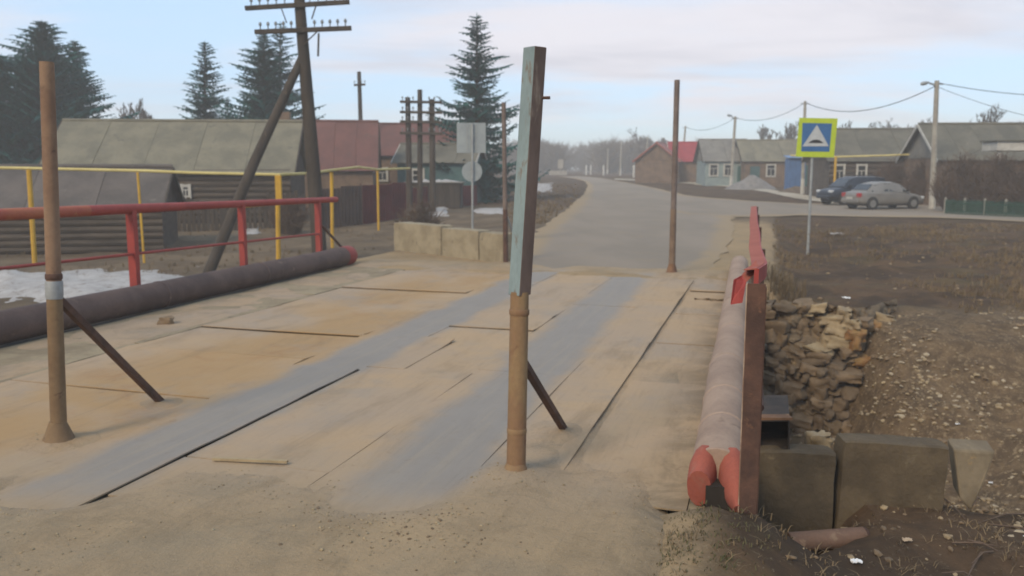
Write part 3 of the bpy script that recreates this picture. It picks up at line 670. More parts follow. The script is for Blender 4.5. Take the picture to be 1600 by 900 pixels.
# speed bump sign
sp = G(1262, 396); dS = sp.y
sg = thing('road_sign', 'speed bump sign, white triangle on blue with yellow green border', 'sign', sp)
tp = D(1272, 190, dS)
MB().tube([sp - Vector((0, 0, .5)), tp + Vector((0, .03, 0))], .04, 10).build('pole', m_galv, sg, smooth=True)
def S(px, py, dy=0): return D(px, py, dS - .045 - dy)
bd = MB().prism([S(1243.5, 245), S(1303, 246), S(1309, 185), S(1249, 184)], (0, .012, 0)).build('sign_board', m_fluor, sg)
MB().prism([S(1252, 236.5, .006), S(1296, 237, .006), S(1300, 193, .006), S(1254, 192, .006)], (0, .005, 0)).build('blue_panel', m_signblue, bd)
MB().prism([S(1254, 228.5, .012), S(1295, 228.5, .012), S(1276.5, 195, .012)], (0, .005, 0)).build('triangle', m_signwhite, bd)
MB().prism([S(1263, 223.6, .017), S(1287, 223.6, .017), S(1284, 221, .017), S(1279.5, 218.6, .017), S(1275, 218, .017), S(1270, 218.8, .017), S(1266, 221, .017)], (0, .004, 0)).build('bump_symbol', m_signdark, bd)
for zz_ in (200, 232): p = D(1271, zz_, dS); MB().box((p.x, p.y-.01, p.z), (.14, .06, .04)).build('bracket', m_galv, sg)

# ------------------------------------------------------------------ ravine edge: foundation blocks, steel tube, stone abutment, debris
def fblock(px0, px1, ytop, ybot, d, th, lab, rot=0):
    a, b = D(px0, ybot, d), D(px1, ytop, d); c = (a+b)/2
    o = rough_box((b.x-a.x, th, b.z-a.z), 9, .014, px0*.1).build('foundation_block', m_conc_dark, smooth=True)
    o.location = (c.x, c.y + th/2, c.z); o.rotation_euler = (0, rot, R(-4)); tag(o, lab, 'concrete block', 'foundation blocks by the ravine'); return o
fblock(1176, 1308, 708, 850, 6.55, .26, 'dark foundation block against the rust brown railing post', R(1))
fblock(1310, 1482, 694, 856, 6.53, .26, 'widest dark foundation block, left of the broken concrete piece', R(2.5))
p = D(1522, 745, 6.75)
m = MB(); m.prism([D(1490, 702, 6.75), D(1556, 706, 6.75), D(1540, 752, 6.72), D(1518, 800, 6.7), D(1500, 780, 6.7)], (.05, .22, .03))
o = m.build('concrete_fragment', M('broken_concrete', (128, 114, 92), (104, 92, 74), (150, 124, 84), 3, .93, .4, 20), bevel=.02); tag(o, 'broken pale wedge of concrete at the end of the blocks', 'concrete')
# hollow square tube
tb = thing('steel_box', 'open ended dark square steel tube beside the brown railing post', 'tube', D(1207, 705, 6.62))
q = [D(1178, 704, 6.62), D(1234, 703, 6.62), D(1234, 657, 6.62), D(1178, 657, 6.62)]
ctr = sum(q, Vector())/4; inn = [ctr + (p_-ctr)*.93 for p_ in q]; back = B(.8, 0)
m = MB(); m.add(q + inn + [p_+back for p_ in q] + [p_+back for p_ in inn],
    [(0,1,5,4),(1,2,6,5),(2,3,7,6),(3,0,4,7),(0,8,9,1),(1,9,10,2),(2,10,11,3),(3,11,8,0),(4,5,13,12),(5,6,14,13),(6,7,15,14),(7,4,12,15),(8,9,10,11)])
m.build('tube_wall', M('blackened_steel', (66, 56, 48), (46, 40, 36), (92, 76, 62), 5, .8, .2, 30), tb, fixn=False)
m = MB(); m.bar(q[3] + Vector((-.01, .05, .012)), q[2] + Vector((.02, .05, .012)), .1, .02); m.build('rim_plate', m_rust, tb)
# abutment
ab0 = B(15.3, 0.2, 0)
ab = thing('stone_abutment', 'crumbling rubble stone abutment under the far end of the deck', 'abutment', ab0)
def stone_mesh(seed, sx, sy, sz):
    r = random.Random(seed); bm = bmesh.new(); bmesh.ops.create_cube(bm, size=1)
    bmesh.ops.subdivide_edges(bm, edges=bm.edges, cuts=4, use_grid_fill=True)
    for v_ in bm.verts:
        p_ = v_.co; k = p_.normalized()*0.60; q_ = p_.lerp(k, .34); w3 = Vector((seed*3.1, seed*1.7, seed*.9))
        q_ = q_*(1 + .34*noise.noise(p_*2.1 + w3) + .20*noise.noise(p_*4.6 - w3) + .10*noise.noise(p_*10 + w3)); q_ += Vector((.12*noise.noise(p_*1.4 + w3*2), .1*noise.noise(p_*1.4 - w3*2), .06*noise.noise(p_*1.8 + w3*3)))
        v_.co = Vector((q_.x*sx, q_.y*sy, q_.z*sz))
    me = bpy.data.meshes.new('stone'); bm.to_mesh(me); bm.free(); me.polygons.foreach_set('use_smooth', [True]*len(me.polygons)); me.set_sharp_from_angle(angle=R(50)); return me
smesh = [stone_mesh(k, 1, 1, 1) for k in range(8)]
for k, me in enumerate(smesh): me.materials.append([m_stone, m_stone, m_stonepale, m_stone, M('grey_rubble_stone', (116, 100, 81), (95, 81, 65), (82, 70, 56), 3.4, .93, .5, 18), m_stone, m_stonepale, m_stonegold][k])
def put_stone(parent, loc, size, mesh, rot):
    o = bpy.data.objects.new('stone', mesh); COL.objects.link(o); o.parent = parent
    o.location = Vector(loc) - OFF[parent.name]; o.rotation_euler = rot; o.scale = size; return o
m = MB()
core = [(-.9, 0.05), (.2, .0), (.9, -.05), (1.55, -.12), (1.9, -.5)]
def face(i, j):
    v = lerp(-1.2, 2.4, i/72); t = j/56; z = lerp(.02 - .10*max(0, v-.5), -2.4, t)
    q_ = Vector((v*3.0 + .5*nz(v, z, 2, 2), z*5.2 + .4*nz(v, z, 7, 3), 1.3)); ds = noise.voronoi(q_)[0]; crack = min(.5, ds[1]-ds[0])
    q2 = Vector((v*6.5, z*11, 4.0)); d2 = noise.voronoi(q2)[0]
    bump_ = .30*crack + .07*min(.5, d2[1]-d2[0]) + .05*nz(v, z, 3, 14) + .16*nz(v, z, 0, 1.8)
    ledge = .10*(1 if v > .62 else 0)*(1-t)
    return B(15.52 - bump_ + ledge - .75*t + .05*v + 1.9*ss(1.45, 2.4, v), v, z + .05*nz(v, z, 9, 5))
m.grid(72, 56, face)
co = m.build('masonry_face', M('crumbling_masonry', (126, 108, 84), (98, 83, 65), (146, 127, 98), 2.6, .96, .7, 20), ab)
row_z = -0.02; ri = 0
while row_z > -2.25:
    hrow = rng.uniform(.13, .24); vpos = -0.95 + rng.uniform(0, .15); vmax = 1.7 + .1*math.sin(ri*1.7)
    while vpos < vmax:
        wv = rng.uniform(.12, .46)*rng.uniform(.7, 1.1); t = -row_z/2.35; cv = vpos + wv/2; zt = row_z - hrow/2 + .05*nz(cv, row_z, 4, 2.5) - .10*max(0, cv-.9)
        if rng.random() < .30: vpos += wv; continue
        pale = zt > -.75 and cv > .65
        mi_ = rng.choice((2, 6, 2, 0)) if pale else rng.choice((0, 1, 3, 4, 5, 4))
        if -1.0 < zt < -.35 and cv > 1.36: mi_ = 7
        gap_ = .16 if abs(cv-.62) < .14 and zt > -.9 else 0
        put_stone(ab, B(15.44 + gap_ - .75*t - .16*nz(cv, zt, 0, 1.8) + .05*cv + 1.9*ss(1.45, 2.4, cv) + rng.uniform(-.06, .06), cv, zt), (wv*1.05, .34, hrow*1.05), smesh[mi_], (rng.uniform(-.3, .3), rng.uniform(-.28, .28), -BA + rng.uniform(-.4, .4)))
        vpos += wv*.95
    row_z -= hrow*.86; ri += 1
# loose rubble, pebbles
def ico():
    bm = bmesh.new(); bmesh.ops.create_icosphere(bm, subdivisions=1, radius=1); v = [q.co.copy() for q in bm.verts]; f = [[w_.index for w_ in q.verts] for q in bm.faces]; bm.free(); return v, f
IV, IF = ico()
def scatter(name, mats, n, place, smin, smax, label, cat, flat=.6, power=3.0):
    m = MB()
    for k in range(n):
        p = place()
        if p is None: continue
        s_ = smin + (smax-smin)*rng.random()**power; rot = Matrix.Rotation(rng.uniform(0, 6.3), 3, 'Z') @ Matrix.Rotation(rng.uniform(-.5, .5), 3, 'X')
        sc = Vector((s_*rng.uniform(.7, 1.3), s_*rng.uniform(.6, 1), s_*flat*rng.uniform(.7, 1.1)))
        m.cur = rng.randrange(len(mats))
        m.add([p + rot @ Vector((q.x*sc.x, q.y*sc.y, q.z*sc.z))*rng.uniform(.75, 1.15) for q in IV], IF)
    return stuff(m.build(name, list(mats), fixn=False), label, cat)
def on(u, v, dz=0):
    p = B(u, v); p.z = gz(p.x, p.y) + dz; return p
def pl_rubble():
    v = rng.uniform(.4, 9) ; u = rng.uniform(8.0, 16.4 + .4*v)
    den_ = nz(u, v, 20, .45) + .3*nz(u, v, 3, 1.7) + .55*ss(1.2, 2.2, v)*ss(9.0, 10.5, u)*(1-ss(13.0, 14.8, u))
    if den_ < rng.uniform(-.3, .55): return None
    return on(u, v)
scatter('rubble', (m_stone, m_stonepale, m_stonepale, M('bright_chips', (166, 152, 128), (146, 132, 110))), 17000, pl_rubble, .010, .062, 'loose pale stones strewn over the ravine bank', 'rubble')
def pl_near():
    v = rng.uniform(.2, 4.5); u = rng.uniform(4.5, 8.5); return on(u, v)
scatter('pebbles', (m_stone, m_stonepale, M('grey_rubble_stone', (120, 110, 98))), 700, pl_near, .008, .045, 'small stones in the dirt near the foundation blocks', 'pebbles')
def pl_sand():
    u = rng.uniform(3.0, 6.2); v = rng.uniform(-6.5, -.6)
    if nz(u, v, 33, 1.1) < rng.uniform(-.1, .4): return None
    p = B(u, v); p.z = max(sandh(u, v), gz(p.x, p.y) if u < 5 else -9) + .002; return p
scatter('gravel', (m_slab, m_stonepale, m_conc), 3200, pl_sand, .004, .014, 'fine gravel scattered over the sandy approach', 'gravel', .7)
def pl_grit():
    u = rng.gauss(4.75, .28); v = rng.gauss(-2.2, .38); p = B(u, v); p.z = sandh(u, v) + .002; return p
scatter('grit', (m_stonepale, m_conc, M('grey_rubble_stone', (120, 110, 98)), m_slab), 350, pl_grit, .004, .015, 'patch of coarse pale grit at the start of the wheel track', 'grit', .7)
def pl_chips():
    v = rng.uniform(1.7, 4.6); u = rng.uniform(6.4, 9.5); return on(u, v)
scatter('debris_chips', (m_stonepale, M('bright_chips', (166, 152, 128)), m_conc_dark, m_trash), 1100, pl_chips, .008, .05, 'pale chips and debris on the dark slope right of the blocks', 'debris')
sk = MB()
for k in range(110):
    p = on(rng.uniform(5.2, 9.5), rng.uniform(1.2, 4.6), .02); a_ = rng.uniform(0, 6.28); l_ = rng.uniform(.12, .55)
    q_ = p + Vector((math.cos(a_)*l_, math.sin(a_)*l_, 0)); q_.z = gz(q_.x, q_.y) + rng.uniform(.01, .10); sk.tube([p, p.lerp(q_, .5) + Vector((0, 0, rng.uniform(0, .05))), q_], [.007, .006, .003], 4, False)
stuff(sk.build('dead_twigs', m_twigb, fixn=False), 'broken dead twigs strewn on the near right slope', 'twigs')
o = bpy.data.objects.new('rock', smesh[1]); COL.objects.link(o); p = D(266, 508, 12.55); o.location = B(10.7, -8.55, .03); o.scale = (.2, .14, .13); tag(o, 'lone brown rock on the dusty kerb beside the dark pipe', 'rock')
o = MB().bar(B(5.62, -4.12, .028), B(5.72, -3.52, .030), .035, .02).build('wooden_lath', M('pale_lath', (164, 146, 114), (144, 126, 98), None, 4, .9)); tag(o, 'pale wooden lath lying across the sand between the wheel tracks', 'lath')
def pl_field():
    v = rng.uniform(1.0, 16); u = rng.uniform(17, 38); return on(u, v)
scatter('field_stones', (m_stone, m_stonepale, m_conc_dark), 500, pl_field, .02, .08, 'scattered stones on the brown bank beside the side road', 'stones')
# a boulder, rusty pipe, litter
o = bpy.data.objects.new('boulder', smesh[2]); COL.objects.link(o); p = D(1278, 688, 7.6); o.location = (p.x, p.y, p.z); o.scale = (.2, .18, .14); tag(o, 'pale boulder resting behind the foundation blocks', 'boulder')
a, b = D(1232, 842, 5.95), D(1352, 842, 6.0)
zm = max(gz(a.x, a.y), gz(b.x, b.y)) - .03; a.z = b.z = zm; b.y += .05
rp = thing('rusty_pipe', 'short rusty pipe half buried in front of the foundation blocks', 'pipe', a)
MB().tube([a, a.lerp(b, .5), b], .075, 14).build('pipe_barrel', M('faded_red_rusty_pipe', (112, 88, 74), (92, 72, 60), (124, 104, 86), 4, .85, .2, 30), rp, smooth=True)
MB().tube([b, b + (b-a).normalized()*.03, b + (b-a).normalized()*.05], [.075, .065, .03], 14).build('pipe_end', m_rustdark, rp, smooth=True)
def litter(px, py, s_, lab, mat=m_trash, dz=.0):
    p = G(px, py); p.z = gz(p.x, p.y)
    m = MB(); n = 6
    m.grid(n, n, lambda i, j: p + Vector(((i/n-.5)*s_*(1+.3*nz(i, j, s_, .7)), (j/n-.5)*s_*.7, .02 + s_*.35*abs(nz(i, j, px, .43)) + s_*.12*nz(i, j, py, 1.1))))
    o = m.build('litter', mat); sm = o.modifiers.new('thick', 'SOLIDIFY'); sm.thickness = .006; tag(o, lab, 'litter', 'litter on the ravine bank'); return o
litter(1338, 882, .07, 'crumpled white scrap at the bottom edge below the rusty pipe')
litter(1512, 694, .10, 'white plastic carton lying above the broken concrete wedge')
litter(1417, 850, .06, 'small pale scrap right of the rusty pipe', M('dull_litter', (176, 156, 132), (150, 132, 112)))
litter(1308, 368, .45, 'small old snow patch on the grass right of the speed bump sign', m_snow)  # a snow patch, built with the litter mesh
litter(1322, 464, .16, 'white wrapper on the dark bank above the abutment')
litter(1548, 752, .05, 'white scrap at the lower right of the concrete wedge')
litter(1496, 668, .06, 'thin white scrap on the stony slope')

# dry grass and weeds
def tufts(name, n, place, hmin, hmax, mat, label, wid=.006, lean=.5):
    m = MB()
    for k in range(n):
        p = place()
        if p is None: continue
        for b_ in range(rng.randint(4, 8)):
            a = rng.uniform(0, 6.28); h = rng.uniform(hmin, hmax); l = rng.uniform(.1, lean)*h*1.4; q_ = p + Vector((rng.uniform(-.05, .05), rng.uniform(-.05, .05), -.01))
            s_ = Vector((math.cos(a+1.57), math.sin(a+1.57), 0))*wid; d_ = Vector((math.cos(a), math.sin(a), 0))
            mid_ = q_ + d_*l*.4 + Vector((0, 0, h*.65)); t_ = q_ + d_*l + Vector((0, 0, h*rng.uniform(.6, 1)))
            m.add([q_-s_, q_+s_, mid_+s_*.7, mid_-s_*.7, t_], [(0,1,2,3),(3,2,4)])
    return stuff(m.build(name, mat, fixn=False), label, 'grass')
def g_bank():
    v = rng.uniform(.2, 12); u = rng.uniform(16.3 + .35*v, 39)
    if nz(u, v, 40, .22) + .5*nz(u, v, 41, .8) < rng.uniform(-.25, .45): return None
    return on(u, v)
tufts('dry_grass', 9500, g_bank, .04, .19, m_straw, 'dry matted grass over the bank beside the road', .008)
def g_edge():
    v = rng.gauss(.35, .22); u = rng.uniform(16.2, 19.5); return on(u, v)
tufts('dry_weeds', 160, g_edge, .2, .55, m_straw, 'pale dry weeds growing at the far end of the railing', .007)
def g_near():
    v = rng.uniform(-.75, 4.2); u = rng.uniform(4.2, 7.6)
    if v < 0 and (u > 5.55 or rng.random() < .5): return None
    if nz(u, v, 50, .9) < rng.uniform(-.4, .4): return None
    return on(u, v)
tufts('dry_grass', 1500, g_near, .02, .07, m_straw, 'flattened dry grass and moss in the near corner', .004, 1.6)
m_moss = M('mossy_grass', (72, 76, 48), (96, 86, 60), None, 2, .95)
def g_moss():
    v = rng.gauss(-.35, .22); u = rng.gauss(5.05, .3); return on(u, v) if v > -.9 else None
tufts('green_grass', 150, g_moss, .01, .04, m_moss, 'low green moss and grass in front of the split pipe', .004, .9)
def g_left():
    v = -rng.uniform(11, 26); u = rng.uniform(12, 32)
    if nz(u, v, 60, .3) < rng.uniform(-.3, .4): return None
    return on(u, v)
tufts('dry_grass', 1500, g_left, .05, .2, m_straw, 'dry grass on the dirt behind the red railing', .009)
def g_verge():
    q_ = G(rng.uniform(790, 915), rng.uniform(288, 350)); q_.z = gz(q_.x, q_.y)
    return q_ if q_.x/q_.y < (lerp(905, 830, ss(300, 365, 262+1350*2.1/q_.y))-800)/1350 else None
tufts('dry_grass', 700, g_verge, .06, .25, m_straw, 'brown grass verge left of the far road bend', .02)

# snow
def snow(px0, px1, py0, py1, lab, h=.10, d_nx=46):
    m = MB(); A_, B_, C_, D_ = G(px0, py1), G(px1, py1), G(px1, py0), G(px0, py0)
    def fn(i, j):
        s_, t = i/d_nx, j/20; p = A_.lerp(B_, s_).lerp(D_.lerp(C_, s_), t)
        e = min(s_, 1-s_, t*.8, (1-t)*.8)*4; k = min(1, e) - .42 + .55*nz(p.x, p.y, 70, .7) + .3*nz(p.x, p.y, 71, 2.1)
        z = gz(p.x, p.y) + max(-.12, min(h, h*1.7*k)) + .02*nz(p.x, p.y, 9, 3); return Vector((p.x, p.y, z))
    m.grid(d_nx, 20, fn); return stuff(m.build('snow_patch', m_snow, smooth=True), lab, 'snow')
snow(-60, 335, 419, 476, 'long patch of dirty old snow behind the dark pipe', .16)
snow(820, 866, 285, 303, 'small snow patch on the verge behind the two tone post', .12, 24)
snow(655, 705, 322, 340, 'small snow remnant in front of the maroon fence', .10, 20)
snow(735, 795, 325, 336, 'thin snow streak beyond the sign pole', .10, 20)
snow(640, 668, 330, 337, 'tiny snow spot by the foot of the triple pole', .08, 14)
snow(372, 408, 356, 368, 'thin snow remnant behind the red railing near the log house', .07, 18)

# ------------------------------------------------------------------ buildings
def house(name, label, c, yaw, L, W, wh, rh, roofm, wallm, gablem, npan=6, over=.35, wins=(), gw=(), chim=None, logs=0, doors=(), wfm=None):
    # local frame: ridge along x, front at -y; base at z = 0
    h = thing(name, label, 'house', c, yaw, local=True)
    MB().box((0, 0, wh/2-.2), (L, W, wh+.4)).build('wall', wallm, h)
    for s_ in (-1, 1):
        x0 = s_*(L/2)
        gm = MB().prism([(x0-.03*s_, -W/2, wh), (x0-.03*s_, W/2, wh), (x0-.03*s_, 0, rh-.06)], (.06*s_, 0, 0)).build('gable', gablem, h)
        nb_ = 7
        for k in range(nb_):
            y0 = lerp(-W/2, W/2, (k+.5)/nb_); hh = (rh-wh)*(1-(abs(y0)+W/nb_*.5)/(W/2)) - .12 if abs(y0) > .05 else (rh-wh)*(1-1/nb_)-.12
            if hh < .06: continue
            MB().box((x0+.045*s_, y0, wh+hh/2), (.03, W/nb_-.04, max(.05, hh))).build('board', gablem, gm)
    sl = math.atan2(rh-wh, W/2); run_ = math.hypot(W/2, rh-wh); ov = over
    for s_ in (-1, 1):
        wpan = (L+2*over)/npan
        for k in range(npan):
            x = -L/2-over + wpan*(k+.5); zj = rng.uniform(-.015, .02)
            d_ = Vector((0, s_*math.cos(sl), -math.sin(sl))); nrm = Vector((0, s_*math.sin(sl), math.cos(sl)))
            st = Vector((x, 0, rh)) + nrm*(.05+zj); en = st + d_*(run_+ov)
            m_ = MB(); nc = 10
            m_.grid(nc, 1, lambda i, j: (en if j == 0 else st) + Vector(((i/nc-.5)*(wpan-.012), 0, 0)) + nrm*(.018*math.sin(i*math.pi)))
            a_ = m_.v[:]; b_ = [p_ - nrm*.04 for p_ in a_]; m2_ = MB(); W2 = nc+1
            fs = []
            for i in range(nc): fs += [(i, i+1, W2+i+1, W2+i), (2*W2+i, 3*W2+i, 3*W2+i+1, 2*W2+i+1), (i, 2*W2+i, 2*W2+i+1, i+1), (W2+i, W2+i+1, 3*W2+i+1, 3*W2+i)]
            fs += [(0, W2, 3*W2, 2*W2), (nc, 2*W2+nc, 3*W2+nc, W2+nc)]
            m2_.add(a_+b_, fs).build('roof_panel', roofm, h)
    MB().tube([(-L/2-over, 0, rh+.06), (L/2+over, 0, rh+.06)], .09, 8).build('ridge_cap', roofm, h, smooth=True)
    for s_ in (-1, 1):
        for t_ in (-1, 1):
            d_ = Vector((0, t_*math.cos(sl), -math.sin(sl)))
            a_ = Vector((s_*(L/2+over+.03), 0, rh-.02)); MB().bar(a_, a_ + d_*(run_+ov), .05, .16).build('bargeboard', m_wood if wfm is None else wfm, h)
    for k in range(logs):
        zc_ = (k+.5)*wh/logs; MB().tube([(-L/2-.18, -W/2-.02, zc_), (L/2+.18, -W/2-.02, zc_)], wh/logs*.56, 8).build('log', wallm, h, smooth=True)
    fy = -W/2 - (.18 if logs else .03)
    def win(x, z, w_, hh, y, axis_y=True):
        wd = MB().box((x, y, z), (w_, .06, hh)).build('window', m_glass, h)
        for a_ in (-1, 1):
            MB().box((x+a_*w_/2, y-.03, z), (.13, .08, hh+.16)).build('frame', m_white, wd)
            MB().box((x, y-.032, z+a_*hh/2), (w_-.13, .08, .12)).build('frame', m_white, wd)
        MB().box((x, y-.033, z+hh*.15), (w_-.13, .05, .05)).build('glazing_bar', m_white, wd)
        MB().box((x, y-.036, z-hh*.15), (.05, .05, hh*.55)).build('glazing_bar', m_white, wd)
    for (x, z, w_, hh) in wins: win(x, z, w_, hh, fy)
    for (x, w_, hh, mt) in doors:
        dr = MB().box((x, fy-.01, hh/2), (w_, .08, hh)).build('door', mt, h)
        for q_ in range(4): MB().box((x - w_/2 + w_*(q_+.5)/4, fy-.06, hh/2), (w_/4-.03, .03, hh-.08)).build('plank', mt, dr)
        MB().box((x+w_*.38, fy-.09, hh*.5), (.05, .05, .16)).build('handle', m_black, dr)
    if chim:
        x, y, zt = chim; MB().box((x, y, (rh+zt)/2-.2), (.5, .5, zt-rh+.6)).build('chimney', m_brick, h, bevel=.02)
    return h
def at(px, d): x = (px-800)/FPX*(d*math.cos(PITCH)+.25); return Vector((x, d, gz(x, d)))
def zrel(py, d, c): return D(800, py, d).z - c.z

# left: low log barn with a big grey roof
c = at(70, 30.5); house('log_barn', 'low log barn with big grey sheet roof behind the red railing', c, R(11), 8.2, 3.6, zrel(322, 29.3, c), zrel(263, 30.5, c), M('brown_grey_roof', (98, 90, 84), (80, 75, 71), (110, 102, 94), .9, .9, .25, 12), m_log, m_wood, 4, .25, logs=7)
# long grey-roofed house
c = at(295, 42); house('log_house', 'long log house with weathered grey slate roof and dark gable', c, R(6), 10.3, 6.2, zrel(268, 39.2, c)+.1, zrel(191, 42, c), m_slate2, m_log, m_wood, 5, .4, wins=((.75, 1.35, .34, .5),), logs=9, chim=(4.6, .8, zrel(176, 42, c)))
# red roofs
c = at(528, 52); house('village_house', 'brown house with faded red metal roof behind the maroon fence', c, R(7), 4.4, 5.4, zrel(262, 49.5, c), zrel(191, 52, c), m_redroof, m_brick, m_wood, 4, .3)
c = at(640, 60); house('village_house', 'house with faded pink red roof behind the triple pole', c, R(4), 6.6, 5.8, zrel(240, 57, c), zrel(195, 60, c), m_redroof, m_brick, m_wood, 4, .3, wins=((-1.6, 1.7, .6, .8),))
c = at(690, 55); house('village_house', 'small teal boarded house half hidden by the tall spruce', c, R(-8), 4.6, 4.0, zrel(252, 53, c), zrel(226, 55, c), m_slate3, m_tealwall, m_tealwall, 4, .3, wins=((-1.0, 1.6, .7, 1.0),), wfm=m_white)
# low snow-topped shed
c = at(680, 49); sh = thing('low_shed', 'low grey shed with snow on its roof in front of teal house', 'shed', c, R(-4), local=True)
zt = zrel(286, 49, c)
MB().box((0, 0, zt/2-.1), (3.0, 1.2, zt+.2)).build('wall', m_wood, sh)
for k in range(10): MB().box((-1.35+.3*k, -.63, zt/2), (.27, .04, zt-.05)).build('plank', m_wood, sh)
MB().box((0, 0, zt+.04), (3.3, 1.5, .07)).build('roof', m_slate, sh)
sn = MB(); sn.grid(16, 6, lambda i, j: Vector((-1.55+3.1*i/16, -.7+1.4*j/6, zt+.06+.13*min(1, 4*min(i/16, 1-i/16, j/6, 1-j/6)+.1)*(0.6+nz(i, j, 5, .5))))); stuff(sn.build('snow_cover', m_snow, sh, smooth=True))

# right side of the village
c = at(1076, 98); house('village_house', 'house with bright red metal roof behind the thin rust post', c, R(-3), 4.4, 6, zrel(251, 95, c), zrel(223, 98, c), m_brightred, m_brick, m_brick, 4, .3, wfm=m_white)
c = at(1032, 97); house('village_house', 'house with salmon red roof and brown gable facing the road', c, R(72), 6.5, 4.6, zrel(250, 97, c), zrel(224, 97, c), m_salmon, m_brick, m_brick, 4, .35, wfm=m_salmon)
c = at(1127, 88); house('village_house', 'pale blue house with grey roof and green gates behind the lamp post', c, R(-3), 4.2, 5.5, zrel(250, 85, c), zrel(219, 88, c), m_slate, m_paleblue, m_slate, 4, .3, wins=((-1.3, 1.5, .8, 1.1), (0.1, 1.5, .8, 1.1)), doors=((1.5, 1.0, 1.9, m_gate),))
c = at(1212, 86); house('village_house', 'long house with brownish grey roof behind the gravel heap', c, R(-3), 7.4, 5.5, zrel(250, 83, c), zrel(220, 86, c), m_slate2, m_brick, m_wood, 6, .3, wins=((-1.2, 1.5, .8, 1.1),), doors=((-2.7, .9, 1.9, m_tealwall), (1.9, 1.7, 2.0, m_gate)))
c = at(1356, 62); house('log_house', 'brown log house with grey roof and white window frames behind the cars', c, R(-4), 7.0, 6, zrel(248, 59, c), zrel(203, 62, c), m_slate3, m_log, m_wood, 6, .35, wins=((-3.0, 1.75, .6, 1.1), (-1.55, 1.75, .6, 1.1)), logs=8)
c = at(1545, 52); house('village_house', 'house with broad dark grey roof and pale gable edge at the right', c, R(-5), 8.0, 6, zrel(246, 49, c), zrel(195, 52, c), m_slate3, m_brick, m_slate, 6, .35, wins=((1.75, 1.6, .8, 1.1), (3.2, 1.6, .8, 1.1)), wfm=m_white)
# porch with pale fascia
c = at(1592, 46); pch = thing('porch', 'flat porch roof with pale white fascia in front of the dark roof', 'porch', c, R(-5), local=True)
zt = zrel(222, 46, c); zb = zrel(236, 46, c)
MB().box((.4, 0, (zt+zb)/2), (4.2, 1.8, zt-zb)).build('fascia', m_white, pch, bevel=.02)
MB().box((.4, 0, zt+.05), (4.4, 2.0, .06)).build('roof', m_slate3, pch)
for x in (-1.5, 2.3): MB().box((x, -.7, zb/2-.1), (.14, .14, zb+.2)).build('post', m_white, pch)
# blue kiosk
c = at(1241, 73); kz = zrel(247, 73, c); kk = thing('blue_shed', 'small blue metal shed left of the speed bump sign', 'shed', c, R(-6), local=True)
MB().box((0, 0, kz/2-.1), (1.4, 1.4, kz+.2)).build('wall', m_blue, kk)
for k in range(6): MB().box((-.58+.232*k, -.72, kz/2-.05), (.19, .04, kz-.2)).build('panel', m_blue, kk)
MB().bar((0, -1.0, kz+.02), (0, 1.0, kz+.2), 1.6, .06).build('roof', M('pale_blue_roof', (112, 142, 178), (98, 126, 160)), kk)
# pale roadside board wall
c = at(1033, 108); o = MB().box((c.x, c.y, c.z+.75), (4.2, .18, 1.7)).build('low_wall', m_cpole, bevel=.02); tag(o, 'pale low wall in front of the salmon roofed house', 'wall')
c = at(872, 150); sg = thing('roadside_marker', 'small white marker board on a plinth beside the far bend', 'marker', c)
MB().box((c.x, c.y, c.z+.35), (3.0, 1.2, .7)).build('plinth', m_cpole, sg); MB().box((c.x+.4, c.y, c.z+1.9), (.9, .15, 1.5)).build('board', m_cpole, sg); MB().box((c.x+.4, c.y+.1, c.z+1.2), (.16, .12, 2.0)).build('stand', m_cpole, sg)
# gravel heap
def heap(name, mat, pxc, pyb, wpx, hpx, lab, cat):
    b_ = G(pxc, pyb); d = b_.y; rx = wpx/2*d/FPX; hh = hpx*d/FPX; m = MB(); n, r_ = 40, 16
    vs = []; fs = []
    for k in range(r_+1):
        t = k/r_
        for j in range(n):
            a = 2*math.pi*j/n; x, y = b_.x + rx*t*math.cos(a), b_.y + rx*.7 + rx*.7*t*math.sin(a)
            prof = (1-t)**1.15 if t > .15 else (0.85**1.15 + .02*(1-t/.15))
            vs.append((x, y, gz(x, y) - .15*t + hh*prof*(1+.22*nz(x, y, 3, .9)) + .08*nz(x, y, 8, 2.4)))
    fs = [(k*n+j, k*n+(j+1) % n, (k+1)*n+(j+1) % n, (k+1)*n+j) for k in range(r_) for j in range(n)]
    return stuff(m.add(vs, fs).build(name, mat, smooth=True), lab, cat)
heap('gravel_heap', m_gravel, 1183, 297, 96, 25, 'conical heap of grey gravel beside the pale path', 'gravel heap')
heap('soil_heap', m_earth, 1262, 303, 100, 13, 'low heap of brown soil right of the gravel heap', 'soil heap')

# ------------------------------------------------------------------ fences
def panel_fence(name, label, pts, h0, mats, wpan=1.0, cat='fence'):
    f_ = thing(name, label, cat, pts[0])
    for a, b in zip(pts[:-1], pts[1:]):
        n = max(1, round((b-a).length/wpan)); d_ = (b-a); d_.z = 0; d_.normalize(); nn = Vector((-d_.y, d_.x, 0))
        for k in range(n):
            p0, p1 = a.lerp(b, k/n), a.lerp(b, (k+1)/n); p1 = p1 - d_*.012; m = MB(); nc = 12
            hh = h0 + rng.uniform(-.03, .03); z0 = min(gz(p0.x, p0.y), gz(p1.x, p1.y)) - .05
            m.grid(nc, 1, lambda i, j: p0.lerp(p1, i/nc)*1.0 + nn*(.025*(1 if (i//1) % 2 else -1)) + Vector((0, 0, (z0 + hh*j) - p0.lerp(p1, i/nc).z)))
            o_ = m.build('sheet', mats[k % len(mats)], f_); s_ = o_.modifiers.new('thick', 'SOLIDIFY'); s_.thickness = .012
        for k in range(0, n+1, 2):
            p = a.lerp(b, k/n); MB().box((p.x+nn.x*.06, p.y+nn.y*.06, gz(p.x, p.y)+h0/2-.1), (.07, .07, h0+.25)).build('post', m_rustdark, f_)
    return f_
